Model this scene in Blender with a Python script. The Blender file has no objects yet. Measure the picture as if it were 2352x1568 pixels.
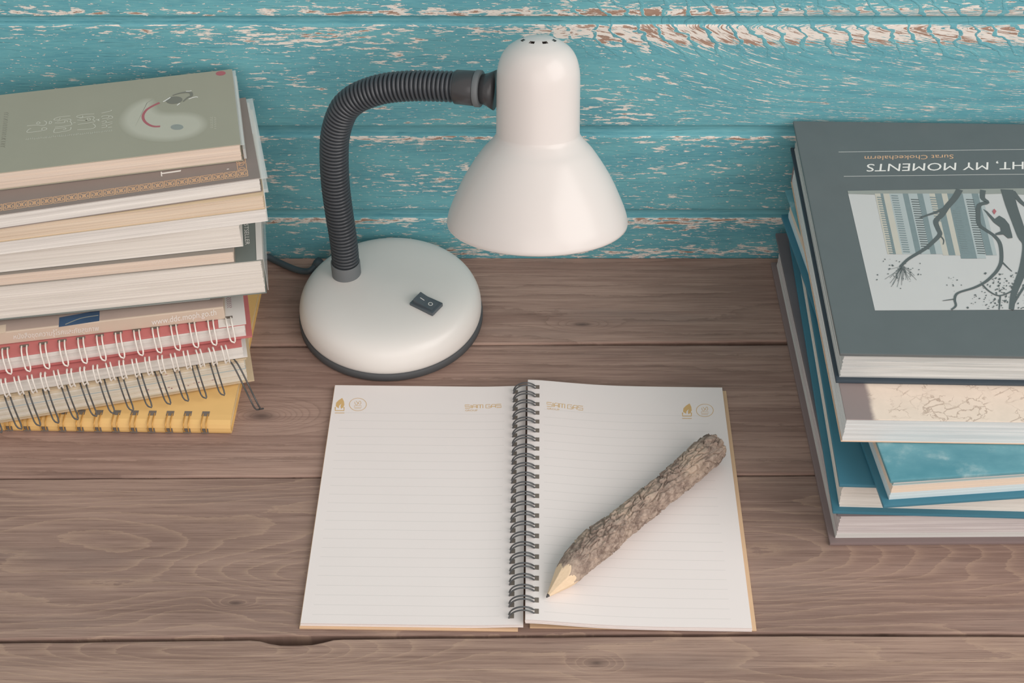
import bpy, bmesh, math, random
from mathutils import Vector, Matrix, noise

# ------------------------------------------------------------------ camera, world, light
scene = bpy.context.scene
C = scene.collection
PITCH, FPX, CAMH = math.radians(44.0), 3300.0, 0.77
cam = bpy.data.cameras.new('camera'); cam.sensor_width = 36.0; cam.lens = FPX/2352*36.0
cam.clip_start = 0.02
camo = bpy.data.objects.new('camera', cam); C.objects.link(camo)
camo.location = (0, 0, CAMH); camo.rotation_euler = (math.pi/2-PITCH, 0, 0)
scene.camera = camo

world = bpy.data.worlds.new('room_light'); scene.world = world; world.use_nodes = True
bg = world.node_tree.nodes['Background']
bg.inputs[0].default_value = (1.0, 0.935, 0.90, 1); bg.inputs[1].default_value = 0.64

def area(name, loc, target, sx, sy, power, col):
    l = bpy.data.lights.new(name, 'AREA'); l.shape = 'RECTANGLE'; l.size = sx; l.size_y = sy
    l.energy = power; l.color = col
    o = bpy.data.objects.new(name, l); C.objects.link(o); o.location = loc
    o.rotation_euler = (Vector(target)-Vector(loc)).to_track_quat('-Z', 'Y').to_euler()
    return o
area('window_light', (1.75, -0.20, 1.45), (0.0, 0.70, 0.05), 1.9, 1.9, 36.0, (1.0, 0.94, 0.905))
area('front_fill_light', (0.35, -1.75, 1.25), (0.0, 0.75, 0.10), 2.6, 1.7, 19.0, (1.0, 0.94, 0.905))  # added fill from behind the camera, brightens the wall and front faces

vs = scene.view_settings
vs.view_transform = 'Standard'; vs.look = 'None'; vs.exposure = 0.0; vs.gamma = 1.0
vs.use_curve_mapping = False

# ------------------------------------------------------------------ pixel helpers (frame 2352 x 1568)
W_, H_ = 2352.0, 1568.0
def ray(px, py):
    u, v = px-W_/2, -(py-H_/2)
    s, c = math.sin(PITCH), math.cos(PITCH)
    return Vector((u, c*FPX+s*v, -s*FPX+c*v))
CAMP = Vector((0, 0, CAMH))
def P(px, py, z=0.0):
    d = ray(px, py); return CAMP+d*((z-CAMH)/d.z)
def onface(px, py, p0, n):
    d = ray(px, py); return CAMP+d*((p0-CAMP).dot(n)/d.dot(n))

# ------------------------------------------------------------------ node helpers
class NT:
    def __init__(self, name, rough=0.5, spec=0.5):
        self.m = bpy.data.materials.new(name); self.m.use_nodes = True
        self.t = self.m.node_tree; self.b = self.t.nodes['Principled BSDF']
        self.b.inputs['Roughness'].default_value = rough
        self.b.inputs['Specular IOR Level'].default_value = spec
    def n(self, kind, **kw):
        nd = self.t.nodes.new(kind)
        for k, v in kw.items(): setattr(nd, k, v)
        return nd
    def put(self, sock, v):
        if isinstance(v, bpy.types.NodeSocket): self.t.links.new(v, sock)
        elif v is not None:
            if isinstance(v, (tuple, list)) and sock.type == 'RGBA' and len(v) == 3: v = (*v, 1)
            sock.default_value = v
    def coord(self, kind='Object'):
        return self.n('ShaderNodeTexCoord').outputs[kind]
    def sep(self, v):
        s = self.n('ShaderNodeSeparateXYZ'); self.put(s.inputs[0], v); return s.outputs
    def comb(self, x, y, z):
        c = self.n('ShaderNodeCombineXYZ')
        for i, v in enumerate((x, y, z)): self.put(c.inputs[i], v)
        return c.outputs[0]
    def mth(self, op, a, b=None, c=None, clamp=False):
        m = self.n('ShaderNodeMath', operation=op, use_clamp=clamp)
        self.put(m.inputs[0], a)
        if b is not None: self.put(m.inputs[1], b)
        if c is not None: self.put(m.inputs[2], c)
        return m.outputs[0]
    def scl(self, v, s):
        m = self.n('ShaderNodeVectorMath', operation='MULTIPLY'); self.put(m.inputs[0], v); m.inputs[1].default_value = s
        return m.outputs[0]
    def noise(self, v, scale=1.0, detail=4.0, rough=0.55, dist=0.0):
        t = self.n('ShaderNodeTexNoise'); self.put(t.inputs['Vector'], v)
        t.inputs['Scale'].default_value = scale; t.inputs['Detail'].default_value = detail
        t.inputs['Roughness'].default_value = rough; t.inputs['Distortion'].default_value = dist
        return t.outputs[0]
    def ss(self, x, lo, hi, a=0.0, b=1.0):
        m = self.n('ShaderNodeMapRange', interpolation_type='SMOOTHSTEP')
        self.put(m.inputs[0], x); self.put(m.inputs[1], lo); self.put(m.inputs[2], hi); self.put(m.inputs[3], a); self.put(m.inputs[4], b)
        return m.outputs[0]
    def mix(self, f, a, b, mode='MIX'):
        m = self.n('ShaderNodeMix', data_type='RGBA', blend_type=mode)
        self.put(m.inputs[0], f); self.put(m.inputs[6], a); self.put(m.inputs[7], b)
        return m.outputs[2]
    def bump(self, h, strength=0.3, dist=0.001):
        b = self.n('ShaderNodeBump'); self.put(b.inputs['Height'], h)
        b.inputs['Strength'].default_value = strength; b.inputs['Distance'].default_value = dist
        self.t.links.new(b.outputs[0], self.b.inputs['Normal'])
    def col(self, c): self.put(self.b.inputs['Base Color'], c)

def srgb(r, g, b):
    f = lambda v: (v/255/12.92) if v/255 <= 0.04045 else ((v/255+0.055)/1.055)**2.4
    return (f(r), f(g), f(b))

def plain(name, c, rough=0.5, spec=0.4, var=0.06, scale=60.0, metal=0.0, bump=0.0):
    t = NT(name, rough, spec)
    nz = t.noise(t.coord(), scale, 4, 0.6)
    t.col(t.mix(nz, tuple(v*(1-var) for v in c), tuple(min(1, v*(1+var)) for v in c)))
    t.b.inputs['Metallic'].default_value = metal
    if bump: t.bump(nz, bump, 0.0005)
    return t.m

# ------------------------------------------------------------------ wood and wall materials
def wood_mat(name, seed, dark, light, tint=1.0, knots=(), cath=1.0, lines='light'):
    t = NT(name, 0.62, 0.25)
    p = t.sep(t.coord()); x, y = p[0], p[1]
    low = t.noise(t.comb(t.mth('MULTIPLY', x, 3.2), t.mth('MULTIPLY', y, 15.0), seed*7.31), 1.0, 2.0, 0.45)
    field = t.mth('MULTIPLY', low, 1.0*cath)
    field = t.mth('ADD', field, t.mth('MULTIPLY', y, 6.0))
    kmask = None
    for (kx, ky, rx, ry, amp) in knots:
        dx = t.mth('DIVIDE', t.mth('SUBTRACT', x, kx), rx); dy = t.mth('DIVIDE', t.mth('SUBTRACT', y, ky), ry)
        d2 = t.mth('ADD', t.mth('MULTIPLY', dx, dx), t.mth('MULTIPLY', dy, dy))
        g = t.mth('EXPONENT', t.mth('MULTIPLY', d2, -1.0))
        field = t.mth('ADD', field, t.mth('MULTIPLY', g, amp))
        if rx > 0.05: continue
        c = t.mth('EXPONENT', t.mth('MULTIPLY', d2, -9.0))
        kmask = c if kmask is None else t.mth('MAXIMUM', kmask, c)
    jit = t.noise(t.comb(t.mth('MULTIPLY', x, 70.0), t.mth('MULTIPLY', y, 260.0), seed), 1.0, 4.0, 0.65)
    field = t.mth('ADD', field, t.mth('MULTIPLY', jit, 0.05))
    ring = t.mth('FRACT', t.mth('MULTIPLY', field, 11.0))
    saw = t.mth('POWER', ring, 5.0)
    rline = t.mth('MULTIPLY', saw, t.ss(ring, 0.99, 0.93))
    fib = t.noise(t.comb(t.mth('MULTIPLY', x, 22.0), t.mth('MULTIPLY', y, 1500.0), seed*3.0), 1.0, 4.0, 0.7)
    fib2 = t.noise(t.comb(t.mth('MULTIPLY', x, 9.0), t.mth('MULTIPLY', y, 320.0), seed*5.0+2.0), 1.0, 5.0, 0.65)
    tone = t.noise(t.comb(t.mth('MULTIPLY', x, 4.0), t.mth('MULTIPLY', y, 30.0), seed*2.0), 1.0, 3.0, 0.5)
    grain = t.mth('ADD', t.mth('MULTIPLY', fib, 0.55), t.mth('ADD', t.mth('MULTIPLY', fib2, 0.65), t.mth('MULTIPLY', tone, 0.55)))
    base = t.mix(t.ss(grain, 0.70, 1.06), dark, light)
    grey = t.noise(t.comb(t.mth('MULTIPLY', x, 6.0), t.mth('MULTIPLY', y, 45.0), seed+11.0), 1.0, 3.0, 0.5)
    base = t.mix(t.ss(grey, 0.52, 0.78, 0.0, 0.38), base, tuple(v*0.88 for v in (0.27, 0.205, 0.180)))
    if lines == 'light': base = t.mix(t.mth('MULTIPLY', rline, 0.42), base, (0.56, 0.40, 0.285))
    else: base = t.mix(t.mth('MULTIPLY', rline, 0.50), base, (0.15, 0.092, 0.072))
    pore = t.ss(fib, 0.385, 0.29)
    base = t.mix(t.mth('MULTIPLY', pore, 0.72), base, (0.12, 0.078, 0.062))
    if kmask is not None: base = t.mix(t.mth('MULTIPLY', kmask, 0.85), base, (0.11, 0.075, 0.065))
    t.col(base)
    hgt = t.mth('SUBTRACT', t.mth('ADD', fib, t.mth('MULTIPLY', rline, 0.5)), t.mth('MULTIPLY', pore, 0.6))
    t.bump(hgt, 0.30, 0.0006)
    return t.m

SEAMS = [0.2224, 0.1262, 0.0458]
def wall_mat():
    t = NT('peeling_teal_paint', 0.55, 0.3)
    p = t.sep(t.coord()); x, z = p[0], p[2]
    # fibre direction sweeps downwards on the right-hand side of the wide board
    win = t.mth('MULTIPLY', t.ss(z, 0.124, 0.140), t.ss(z, 0.232, 0.215))
    xr = t.mth('MAXIMUM', t.mth('SUBTRACT', x, 0.03), 0.0)
    hgt = t.mth('MAXIMUM', t.mth('SUBTRACT', z, 0.125), 0.0)
    sh = t.mth('MULTIPLY', win, t.mth('MULTIPLY', t.ss(x, 0.03, 0.22), t.mth('MULTIPLY', t.mth('MULTIPLY', xr, hgt), 5.6)))
    zz = t.mth('ADD', z, sh)
    wob = t.noise(t.comb(t.mth('MULTIPLY', x, 16.0), t.mth('MULTIPLY', z, 30.0), 0.0), 1.0, 2.0, 0.5)
    zz = t.mth('ADD', zz, t.mth('MULTIPLY', t.mth('SUBTRACT', wob, 0.5), 0.006))
    n1 = t.noise(t.comb(t.mth('MULTIPLY', x, 66.0), t.mth('MULTIPLY', zz, 400.0), 3.0), 1.0, 6.0, 0.64)
    n2 = t.noise(t.comb(t.mth('MULTIPLY', x, 7.0), t.mth('MULTIPLY', zz, 42.0), 8.0), 1.0, 3.0, 0.5)
    n3 = t.noise(t.comb(t.mth('MULTIPLY', x, 190.0), t.mth('MULTIPLY', zz, 620.0), 5.0), 1.0, 4.0, 0.6)
    dens = t.mth('MULTIPLY', t.mth('SUBTRACT', n2, 0.5), 0.40)
    def gauss(v, c, w, amp):
        d = t.mth('DIVIDE', t.mth('SUBTRACT', v, c), w)
        return t.mth('MULTIPLY', t.mth('EXPONENT', t.mth('MULTIPLY', t.mth('MULTIPLY', d, d), -1.0)), amp)
    right = t.ss(x, -0.02, 0.12)
    for sz, lo, up in ((0.2192, 0.008, 0.09), (0.1218, 0.003, 0.10), (0.0418, 0.004, 0.13)):
        dens = t.mth('ADD', dens, gauss(z, sz-lo*0.6, lo, up))
    for sz, w, a in ((0.2256+0.003, 0.0035, 0.13), (0.0498+0.002, 0.003, 0.05), (0.006, 0.006, 0.10)):
        dens = t.mth('ADD', dens, gauss(z, sz, w, a))
    big = t.mth('MULTIPLY', gauss(z, 0.2095, 0.0085, 0.20), right)      # heavily worn band under the top groove
    dens = t.mth('ADD', dens, big)
    dens = t.mth('SUBTRACT', dens, t.mth('MULTIPLY', t.ss(x, -0.10, -0.32), 0.05))
    # slanting paint ridges crossing the worn band
    sl = t.mth('ADD', t.mth('MULTIPLY', x, 62.0), t.mth('ADD', t.mth('MULTIPLY', t.mth('SUBTRACT', z, 0.219), 46.0), t.mth('MULTIPLY', t.noise(t.comb(t.mth('MULTIPLY', x, 30.0), t.mth('MULTIPLY', z, 60.0), 1.0), 1.0, 3.0), 2.2)))
    fr = t.mth('ABSOLUTE', t.mth('SUBTRACT', t.mth('FRACT', sl), 0.5))
    ridge = t.mth('MULTIPLY', t.ss(fr, 0.13, 0.06), t.mth('MULTIPLY', right, t.ss(z, 0.185, 0.20)))
    dens = t.mth('SUBTRACT', dens, t.mth('MULTIPLY', ridge, 0.30))
    groove = None
    for a, b in ((0.2190, 0.2256), (0.1216, 0.1306), (0.0416, 0.0498)):
        g = t.mth('MULTIPLY', t.ss(z, a-0.0004, a), t.ss(z, b+0.0004, b))
        groove = g if groove is None else t.mth('MAXIMUM', groove, g)
    val = t.mth('SUBTRACT', t.mth('ADD', n1, dens), t.mth('MULTIPLY', groove, 0.6))
    white = t.ss(val, 0.592, 0.608)
    speck = t.mth('MULTIPLY', t.ss(n3, 0.635, 0.655), t.mth('SUBTRACT', 1.0, groove))
    white = t.mth('MAXIMUM', white, speck)
    deep = t.noise(t.comb(t.mth('MULTIPLY', x, 20.0), t.mth('MULTIPLY', zz, 120.0), 12.0), 1.0, 3.0, 0.5)
    brown = t.ss(t.mth('ADD', t.mth('ADD', t.mth('SUBTRACT', val, t.mth('MULTIPLY', big, 0.55)), t.mth('MULTIPLY', gauss(z, 0.2045, 0.0028, 0.10), right)), t.mth('MULTIPLY', t.mth('SUBTRACT', deep, 0.5), 0.35)), 0.690, 0.702)
    tone = t.noise(t.comb(t.mth('MULTIPLY', x, 9.0), t.mth('MULTIPLY', zz, 55.0), 2.0), 1.0, 4.0, 0.6)
    brush = t.noise(t.comb(t.mth('MULTIPLY', x, 90.0), t.mth('MULTIPLY', zz, 900.0), 4.0), 1.0, 4.0, 0.65)
    teal = t.mix(t.ss(tone, 0.32, 0.70), (0.098, 0.325, 0.400), (0.150, 0.430, 0.485))
    teal = t.mix(t.ss(brush, 0.30, 0.75, 0.0, 0.55), teal, (0.22, 0.50, 0.52))
    crack = t.noise(t.comb(t.mth('MULTIPLY', x, 26.0), t.mth('MULTIPLY', zz, 1300.0), 9.0), 1.0, 3.0, 0.6)
    crk = t.ss(crack, 0.385, 0.33)
    teal = t.mix(t.mth('MULTIPLY', crk, 0.55), teal, (0.055, 0.185, 0.235))
    bw = t.mix(brush, (0.24, 0.150, 0.115), (0.50, 0.335, 0.250))
    c = t.mix(white, teal, (0.80, 0.745, 0.68))
    c = t.mix(brown, c, bw)
    t.col(c)
    h = t.mth('SUBTRACT', t.mth('MULTIPLY', brush, 0.35), t.mth('ADD', t.mth('MULTIPLY', white, 0.7), t.mth('MULTIPLY', brown, 0.5)))
    h = t.mth('ADD', h, t.mth('SUBTRACT', t.mth('MULTIPLY', tone, 0.8), t.mth('MULTIPLY', crk, 0.5)))
    h = t.mth('ADD', h, t.mth('MULTIPLY', ridge, 0.9))
    t.bump(h, 0.5, 0.0007)
    return t.m

# ------------------------------------------------------------------ paper and cover materials
def pages_mat(name, c1, c2, seed=0.0, extra=None):
    t = NT(name, 0.8, 0.15)
    p = t.sep(t.coord())
    a = t.noise(t.comb(t.mth('MULTIPLY', p[0], 3.0), t.mth('MULTIPLY', p[1], 3.0), t.mth('ADD', t.mth('MULTIPLY', p[2], 1500.0), seed)), 1.0, 3.0, 0.6)
    b = t.noise(t.comb(t.mth('MULTIPLY', p[0], 9.0), t.mth('MULTIPLY', p[1], 9.0), t.mth('ADD', t.mth('MULTIPLY', p[2], 330.0), seed+5)), 1.0, 3.0, 0.6)
    f = t.mth('ADD', t.mth('MULTIPLY', a, 0.5), t.mth('MULTIPLY', b, 0.5))
    c = t.mix(t.ss(f, 0.30, 0.66), c1, c2)
    if extra:
        for (z0, z1, cc, am) in extra:
            m = t.mth('MULTIPLY', t.ss(p[2], z0-0.0002, z0+0.0002), t.ss(p[2], z1+0.0002, z1-0.0002))
            c = t.mix(t.mth('MULTIPLY', m, am), c, cc)
    t.col(c); t.bump(a, 0.25, 0.0003)
    return t.m

MAT = {}
def setup_materials():
    M = MAT
    M['wall'] = wall_mat()
    M['white_page'] = pages_mat('white_pages', (0.60, 0.575, 0.54), (0.80, 0.77, 0.725), 1.0)
    M['grey_page'] = pages_mat('cool_grey_pages', (0.42, 0.44, 0.43), (0.70, 0.70, 0.675), 2.0)
    M['cool_page'] = pages_mat('bluish_white_pages', (0.58, 0.61, 0.61), (0.76, 0.77, 0.755), 7.0)
    M['cream_page'] = pages_mat('cream_pages', (0.66, 0.545, 0.455), (0.78, 0.665, 0.56), 3.0)
    M['tan_page'] = pages_mat('aged_tan_pages', (0.60, 0.485, 0.375), (0.76, 0.64, 0.505), 4.0)
    M['pink_page'] = pages_mat('mauve_tinted_pages', (0.52, 0.47, 0.47), (0.72, 0.68, 0.665), 6.0, [(0.0255, 0.0300, (0.44, 0.53, 0.55), 0.8), (0.002, 0.0075, (0.66, 0.67, 0.64), 0.7)])
    M['notebook_mix_page'] = pages_mat('ruled_notebook_edges', (0.62, 0.57, 0.45), (0.82, 0.78, 0.70), 8.0, [(0.0128, 0.0135, (0.32, 0.48, 0.54), 0.8), (0.0195, 0.0240, (0.70, 0.56, 0.36), 0.55), (0.0066, 0.0072, (0.75, 0.58, 0.40), 0.6)])
    M['dust_page'] = pages_mat('warm_white_pages', (0.64, 0.60, 0.545), (0.80, 0.76, 0.70), 9.0)
    M['sage'] = plain('sage_green_cover', srgb(164, 160, 143), 0.42, 0.4, 0.05, 25)
    M['brown_cover'] = plain('grey_brown_cover', srgb(140, 128, 122), 0.45, 0.4, 0.10, 25)
    M['grey_cover'] = plain('grey_card_cover', srgb(140, 134, 126), 0.5, 0.4, 0.08, 25)
    M['dark_cover'] = plain('dark_grey_green_cover', srgb(118, 126, 122), 0.35, 0.5, 0.14, 22)
    M['white_card'] = plain('white_card', (0.74, 0.71, 0.67), 0.55, 0.3, 0.03)
    M['tan_spine'] = plain('tan_paper_spine', srgb(205, 188, 170), 0.5, 0.3, 0.04)
    M['blue_print'] = plain('dark_blue_print', srgb(62, 88, 118), 0.4, 0.4, 0.25, 70)
    M['mauve_print'] = plain('mauve_grey_print', srgb(178, 160, 150), 0.45, 0.4, 0.10, 40)
    M['red'] = plain('red_board_cover', srgb(194, 116, 114), 0.5, 0.35, 0.12, 40)
    M['yellow'] = plain('mustard_yellow_cover', srgb(230, 190, 124), 0.5, 0.35, 0.06, 30)
    M['yellow_page'] = pages_mat('pale_yellow_pages', (0.66, 0.50, 0.27), (0.86, 0.68, 0.40), 12.0)
    M['manila'] = plain('manila_backing_card', srgb(206, 186, 156), 0.6, 0.25, 0.06)
    M['kraft'] = plain('kraft_orange_cover', srgb(216, 184, 150), 0.6, 0.25, 0.06)
    M['white_wire'] = plain('white_coated_wire', (0.80, 0.76, 0.70), 0.35, 0.5, 0.03)
    M['black_wire'] = plain('dark_grey_wire', srgb(72, 72, 72), 0.35, 0.6, 0.10)
    M['steel_wire'] = plain('grey_steel_wire', srgb(88, 90, 92), 0.35, 0.6, 0.10, metal=0.2)
    M['gold_wire'] = plain('brass_wire', srgb(206, 158, 84), 0.35, 0.6, 0.10, metal=0.4)
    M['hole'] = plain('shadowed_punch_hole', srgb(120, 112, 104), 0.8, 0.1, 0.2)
    M['charcoal_cover'] = plain('charcoal_cover', srgb(98, 104, 105), 0.36, 0.5, 0.08, 40)
    M['navy_cover'] = plain('blackish_navy_board', srgb(62, 74, 84), 0.40, 0.45, 0.12, 40)
    M['teal_cover'] = plain('teal_cloth_cover', srgb(68, 126, 146), 0.42, 0.4, 0.10, 18)
    M['mauve_cover'] = plain('mauve_brown_board', srgb(136, 120, 118), 0.5, 0.35, 0.07, 30)
    M['slate_cover'] = plain('slate_mauve_cover', srgb(112, 108, 112), 0.45, 0.4, 0.18, 22)
    M['orange_edge'] = plain('orange_tinted_card', srgb(218, 186, 160), 0.6, 0.25, 0.10, 120)
    M['lamp_white'] = plain('glossy_cream_white_enamel', (0.70, 0.655, 0.625), 0.26, 0.4, 0.01)
    M['lamp_base'] = plain('satin_white_plastic', (0.80, 0.775, 0.735), 0.30, 0.45, 0.012)
    M['lamp_inside'] = plain('white_reflector', (0.78, 0.76, 0.73), 0.4, 0.4, 0.01)
    M['neck'] = plain('dark_grey_ribbed_steel', srgb(66, 70, 75), 0.28, 0.6, 0.08)
    M['collar'] = plain('mid_grey_plastic', srgb(112, 116, 118), 0.5, 0.4, 0.04)
    M['joint'] = plain('dark_charcoal_plastic', srgb(66, 66, 68), 0.30, 0.5, 0.05)
    M['rubber'] = plain('dark_grey_rubber', srgb(82, 84, 86), 0.6, 0.3, 0.05)
    M['switch'] = plain('slate_plastic', srgb(84, 92, 98), 0.4, 0.45, 0.05)
    M['cord'] = plain('dark_slate_cord', srgb(70, 82, 88), 0.5, 0.4, 0.06)
    M['pale_ink'] = plain('white_ink', (0.82, 0.80, 0.76), 0.5, 0.3, 0.01)
    M['soft_white_ink'] = plain('pale_sage_ink', srgb(206, 204, 190), 0.45, 0.3, 0.03)
    M['dim_ink'] = plain('dim_grey_ink', srgb(128, 126, 116), 0.5, 0.3, 0.03)
    M['peach_ink'] = plain('peach_ink', srgb(218, 176, 140), 0.5, 0.3, 0.02)
    M['gold_ink'] = plain('gold_ink', srgb(214, 178, 122), 0.5, 0.3, 0.03)
    M['red_ink'] = plain('dusty_red_ink', srgb(176, 104, 110), 0.5, 0.3, 0.04)
    M['purple_ink'] = plain('plum_ink', srgb(150, 88, 110), 0.6, 0.2, 0.05)
    M['sky_print'] = plain('pale_grey_print', (0.57, 0.565, 0.555), 0.36, 0.45, 0.02)
    M['haze_print'] = plain('haze_grey_print', srgb(150, 154, 148), 0.36, 0.45, 0.05, 200)
    M['tower_blue'] = plain('pale_blue_grey_print', srgb(174, 182, 182), 0.36, 0.45, 0.04)
    M['tower_dark'] = plain('slate_print', srgb(126, 140, 142), 0.36, 0.45, 0.08, 300)
    M['tower_warm'] = plain('warm_beige_print', srgb(194, 189, 177), 0.36, 0.45, 0.05)
    M['branch_print'] = plain('dark_branch_print', srgb(92, 98, 98), 0.36, 0.45, 0.06)
    M['dark_wood_gap'] = plain('dark_wood_edge', srgb(86, 68, 58), 0.8, 0.1, 0.2)
    M['lead'] = plain('graphite', srgb(78, 76, 76), 0.4, 0.5, 0.05)
    t = NT('clear_book_plastic', 0.18, 0.6); t.col((0.80, 0.82, 0.80)); t.b.inputs['Alpha'].default_value = 0.38
    M['plastic'] = t.m
    # soft-edged print: vertex alpha is the ink coverage
    t = NT('sprayed_white_ink', 0.42, 0.4); c = srgb(164, 160, 143)
    nz = t.noise(t.coord(), 25, 4, 0.6); base = t.mix(nz, tuple(v*0.95 for v in c), tuple(v*1.05 for v in c))
    at = t.n('ShaderNodeAttribute', attribute_name='ink'); t.col(t.mix(at.outputs['Fac'], base, srgb(198, 195, 180)))
    M['spray'] = t.m
    # cracked-earth cover with a dusky end
    t = NT('cracked_earth_print', 0.42, 0.4)
    v = t.coord(); p = t.sep(v)
    vo = t.n('ShaderNodeTexVoronoi', feature='DISTANCE_TO_EDGE')
    nz = t.noise(v, 70.0, 4.0, 0.6); s = t.n('ShaderNodeVectorMath', operation='ADD'); t.put(s.inputs[0], v)
    t.put(s.inputs[1], t.comb(t.mth('MULTIPLY', nz, 0.030), t.mth('MULTIPLY', nz, 0.016), 0.0)); t.put(vo.inputs['Vector'], s.outputs[0]); vo.inputs['Scale'].default_value = 120.0
    brk = t.noise(v, 60.0, 3.0, 0.5)
    ck = t.mth('MULTIPLY', t.ss(vo.outputs['Distance'], 0.07, 0.01), t.ss(brk, 0.40, 0.58))
    sand = t.mix(t.noise(v, 120.0, 4.0, 0.6), srgb(218, 204, 188), srgb(238, 222, 206))
    sand = t.mix(t.mth('MULTIPLY', ck, 0.7), sand, srgb(168, 148, 132))
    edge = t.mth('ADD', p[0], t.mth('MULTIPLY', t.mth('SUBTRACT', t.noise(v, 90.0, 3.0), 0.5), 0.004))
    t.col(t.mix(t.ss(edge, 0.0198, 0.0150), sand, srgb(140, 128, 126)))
    M['cracked'] = t.m
    # cloudy teal cover
    t = NT('cloudy_teal_print', 0.33, 0.45); v = t.coord()
    a = t.noise(t.scl(v, (14, 24, 1)), 1.0, 5.0, 0.6); b = t.noise(t.scl(v, (30, 45, 1)), 1.0, 5.0, 0.65)
    c = t.mix(t.ss(a, 0.3, 0.7), srgb(78, 138, 152), srgb(116, 168, 178))
    t.col(t.mix(t.ss(b, 0.50, 0.72, 0.0, 0.65), c, srgb(186, 206, 206))); M['cloud_teal'] = t.m
    # striped page block (coloured sections)
    M['section_page'] = pages_mat('colour_sectioned_pages', (0.62, 0.60, 0.58), (0.78, 0.75, 0.72), 15.0,
        [(0.0165, 0.0185, (0.36, 0.50, 0.50), 0.9), (0.0095, 0.0160, (0.80, 0.66, 0.52), 0.85), (0.0020, 0.0090, (0.60, 0.72, 0.75), 0.85)])
    # bark
    t = NT('grey_brown_bark', 0.85, 0.15); v = t.coord()
    a = t.noise(v, 220.0, 6.0, 0.7); b = t.noise(v, 45.0, 3.0, 0.5)
    c = t.mix(t.ss(a, 0.3, 0.7), srgb(122, 106, 97), srgb(178, 160, 146))
    t.col(t.mix(t.ss(b, 0.45, 0.7, 0.0, 0.6), c, srgb(200, 180, 160))); t.bump(a, 0.6, 0.0006); M['bark'] = t.m
    t = NT('pale_cut_wood', 0.65, 0.2); v = t.coord()
    a = t.noise(t.scl(v, (60, 700, 700)), 1.0, 3.0, 0.6)
    t.col(t.mix(a, srgb(214, 188, 156), srgb(238, 216, 186))); M['cut_wood'] = t.m

# ------------------------------------------------------------------ mesh helpers
def mesh_obj(name, verts, faces, mat=None, parent=None, smooth=False, mats=None, midx=None):
    me = bpy.data.meshes.new(name); me.from_pydata([tuple(v) for v in verts], [], faces); me.update()
    return link(name, me, mat, parent, smooth, mats, midx)
def link(name, me, mat=None, parent=None, smooth=False, mats=None, midx=None):
    if mats:
        for m in mats: me.materials.append(m)
        for p, i in zip(me.polygons, midx): p.material_index = i
    elif mat is not None and not me.materials: me.materials.append(mat)
    if smooth:
        for p in me.polygons: p.use_smooth = True
    o = bpy.data.objects.new(name, me); C.objects.link(o)
    if parent is not None: o.parent = parent
    return o
def empty(name, loc, rz=0.0, label=None, cat=None, group=None):
    o = bpy.data.objects.new(name, None); C.objects.link(o); o.empty_display_size = 0.02
    o.location = loc; o.rotation_euler = (0, 0, rz)
    if label: o['label'] = label
    if cat: o['category'] = cat
    if group: o['group'] = group
    return o
def world_of(o):   # matrix of an object whose parent chain is not yet evaluated
    m = Matrix.Translation(o.location) @ o.rotation_euler.to_matrix().to_4x4()
    return world_of(o.parent) @ m if o.parent else m
def bevel_box(x0, x1, y0, y1, z0, z1, b=0.0004, seg=2):
    bm = bmesh.new(); bmesh.ops.create_cube(bm, size=1.0)
    for v in bm.verts: v.co = Vector(((x0+x1)/2+v.co.x*(x1-x0), (y0+y1)/2+v.co.y*(y1-y0), (z0+z1)/2+v.co.z*(z1-z0)))
    if b: bmesh.ops.bevel(bm, geom=bm.edges[:], offset=b, segments=seg, affect='EDGES', profile=0.7)
    me = bpy.data.meshes.new('box'); bm.to_mesh(me); bm.free(); return me
def box(name, x0, x1, y0, y1, z0, z1, mat, parent=None, b=0.0004, seg=2):
    return link(name, bevel_box(x0, x1, y0, y1, z0, z1, b, seg), mat, parent)
def tube_mesh(paths, r, sides=8, caps=True):
    vs, fs = [], []
    for pts in paths:
        pts = [Vector(p) for p in pts]; base = len(vs); n = len(pts)
        rr = r if isinstance(r, (list, tuple)) else [r]*n
        tan = [(pts[min(i+1, n-1)]-pts[max(i-1, 0)]).normalized() for i in range(n)]
        up = Vector((0.0, 0.0, 1.0))
        if abs(tan[0].dot(up)) > 0.9: up = Vector((0, 1, 0))
        nrm = (up-tan[0]*up.dot(tan[0])).normalized()
        for i in range(n):
            nrm = (nrm-tan[i]*nrm.dot(tan[i])).normalized(); bi = tan[i].cross(nrm)
            for k in range(sides):
                a = 2*math.pi*k/sides
                vs.append(pts[i]+(nrm*math.cos(a)+bi*math.sin(a))*rr[i])
        for i in range(n-1):
            for k in range(sides):
                a = base+i*sides+k; b = base+i*sides+(k+1) % sides
                fs.append((a, b, b+sides, a+sides))
        if caps:
            fs.append(tuple(base+k for k in reversed(range(sides)))); fs.append(tuple(base+(n-1)*sides+k for k in range(sides)))
    return vs, fs
def tube(name, paths, r, mat, parent=None, sides=8):
    v, f = tube_mesh(paths, r, sides); return mesh_obj(name, v, f, mat, parent, True)
def lathe_mesh(prof, seg=64, skip=None):
    vs, fs = [], []
    for (r, z) in prof:
        for k in range(seg):
            a = 2*math.pi*k/seg; vs.append((r*math.cos(a), r*math.sin(a), z))
    for i in range(len(prof)-1):
        for k in range(seg):
            if skip and skip(i, k): continue
            a = i*seg+k; b = i*seg+(k+1) % seg; fs.append((a, b, b+seg, a+seg))
    return vs, fs
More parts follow.
